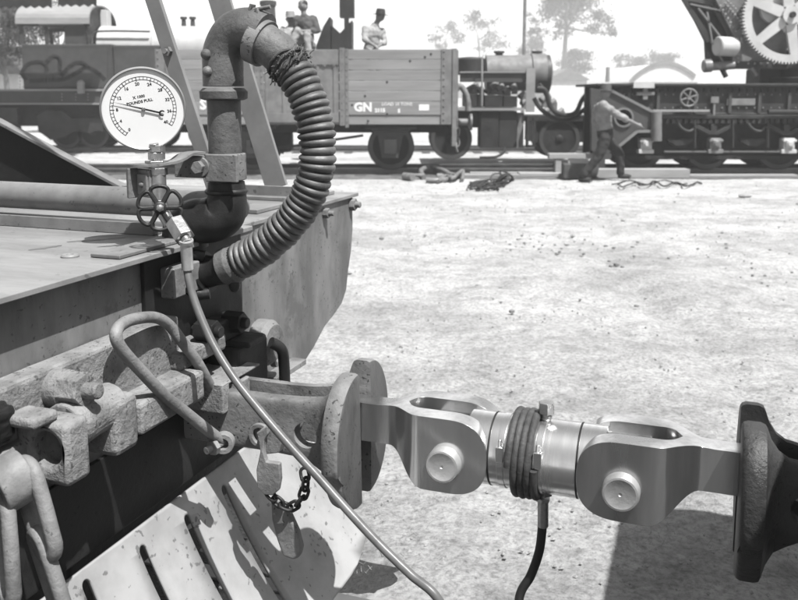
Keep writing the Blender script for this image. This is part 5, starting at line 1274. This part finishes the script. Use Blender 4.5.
def cl_(Y, L): return [(at(px, py, Y)+V(0, random.uniform(-1, 1), 0), r) for px, py, r in L]
tree('tall sparse gum tree reaching out of the top of the picture, right of the pole', at(566, 0, 60).x, 60, 13, .28, cl_(60, [(548, 8, 1.5), (570, -12, 2.2), (592, 4, 1.7), (602, 22, 1.1), (556, 28, .9), (540, 24, .9), (585, -25, 2.0), (575, 14, 1.0), (609, 34, .6), (550, -20, 1.6)]), 4200, .34, 11)
tree('small rounded gum standing behind the gabled house', at(572, 0, 66).x, 66, 6.5, .2, cl_(66, [(572, 62, 1.2), (578, 56, 1.0), (565, 66, .9)]), 1100, .3, 12)
tree('low dark gum left of the tall sparse one', at(533, 0, 70).x, 70, 7, .2, cl_(70, [(530, 48, 1.1), (535, 42, .8)]), 700, .3, 13)
tree('wispy gum behind the small steam engine, its crown in three tufts', at(480, 0, 75).x, 75, 9, .16, cl_(75, [(478, 22, 1.2), (490, 32, 1.3), (500, 42, .9), (472, 16, .7), (484, 46, .8)]), 900, .3, 14)
tree('wispy gum just right of the hatted man, leaning left', at(445, 0, 75).x, 75, 8, .14, cl_(75, [(446, 33, 1.1), (438, 44, .8), (455, 36, .8), (434, 38, .5)]), 650, .3, 15)
tree('dark dense tree at the left edge beside the cab of the tank locomotive', at(2, 0, 34).x, 34, 6, .2, cl_(34, [(4, 24, 1.0), (12, 38, .8), (2, 46, .9), (8, 12, .8), (14, 54, .5), (-14, 28, 1.4)]), 5200, .16, 16)
tree('leafy tree seen through the cab windows of the tank locomotive', at(45, 0, 36).x, 36, 6, .2, cl_(36, [(30, 32, .8), (50, 30, .5), (38, 22, .8), (60, 20, .8), (25, 14, .8), (48, 12, .8)]), 3200, .16, 17)
tree('low bushy tree left behind the arched shed', at(632, 0, 72).x, 72, 4.5, .15, cl_(72, [(622, 70, 1.0), (634, 66, 1.2), (645, 63, 1.1), (657, 60, 1.1), (668, 59, .8)]), 2200, .3, 18)
# distant low land
hb_ = MB(); hb_.prism([V(-600, 420, -1), V(600, 420, -1), V(600, 420, 4), V(380, 420, 7), V(120, 420, 4.5), V(-90, 420, 6), V(-320, 420, 3.5), V(-600, 420, 6)], (0, 60, 0))
hb_.build('low_hills', M['leaf'])['kind'] = 'structure'

# ---- the dusty summer air
hz = bpy.data.materials.new('haze'); hz.use_nodes = True; N = hz.node_tree.nodes; N.remove(N['Principled BSDF'])
pv = N.new('ShaderNodeVolumePrincipled'); pv.inputs['Color'].default_value = (.95, .95, .95, 1); pv.inputs['Density'].default_value = .0021; pv.inputs['Anisotropy'].default_value = 0
hz.node_tree.links.new(pv.outputs[0], N['Material Output'].inputs['Volume'])
if True:
    o = MB().b2((-950, -250, -2), (950, 1600, 24)).build('haze', hz, smooth=0); o['kind'] = 'stuff'; o['label'] = 'pale dusty air over the yard'
scn.cycles.volume_bounces = 0
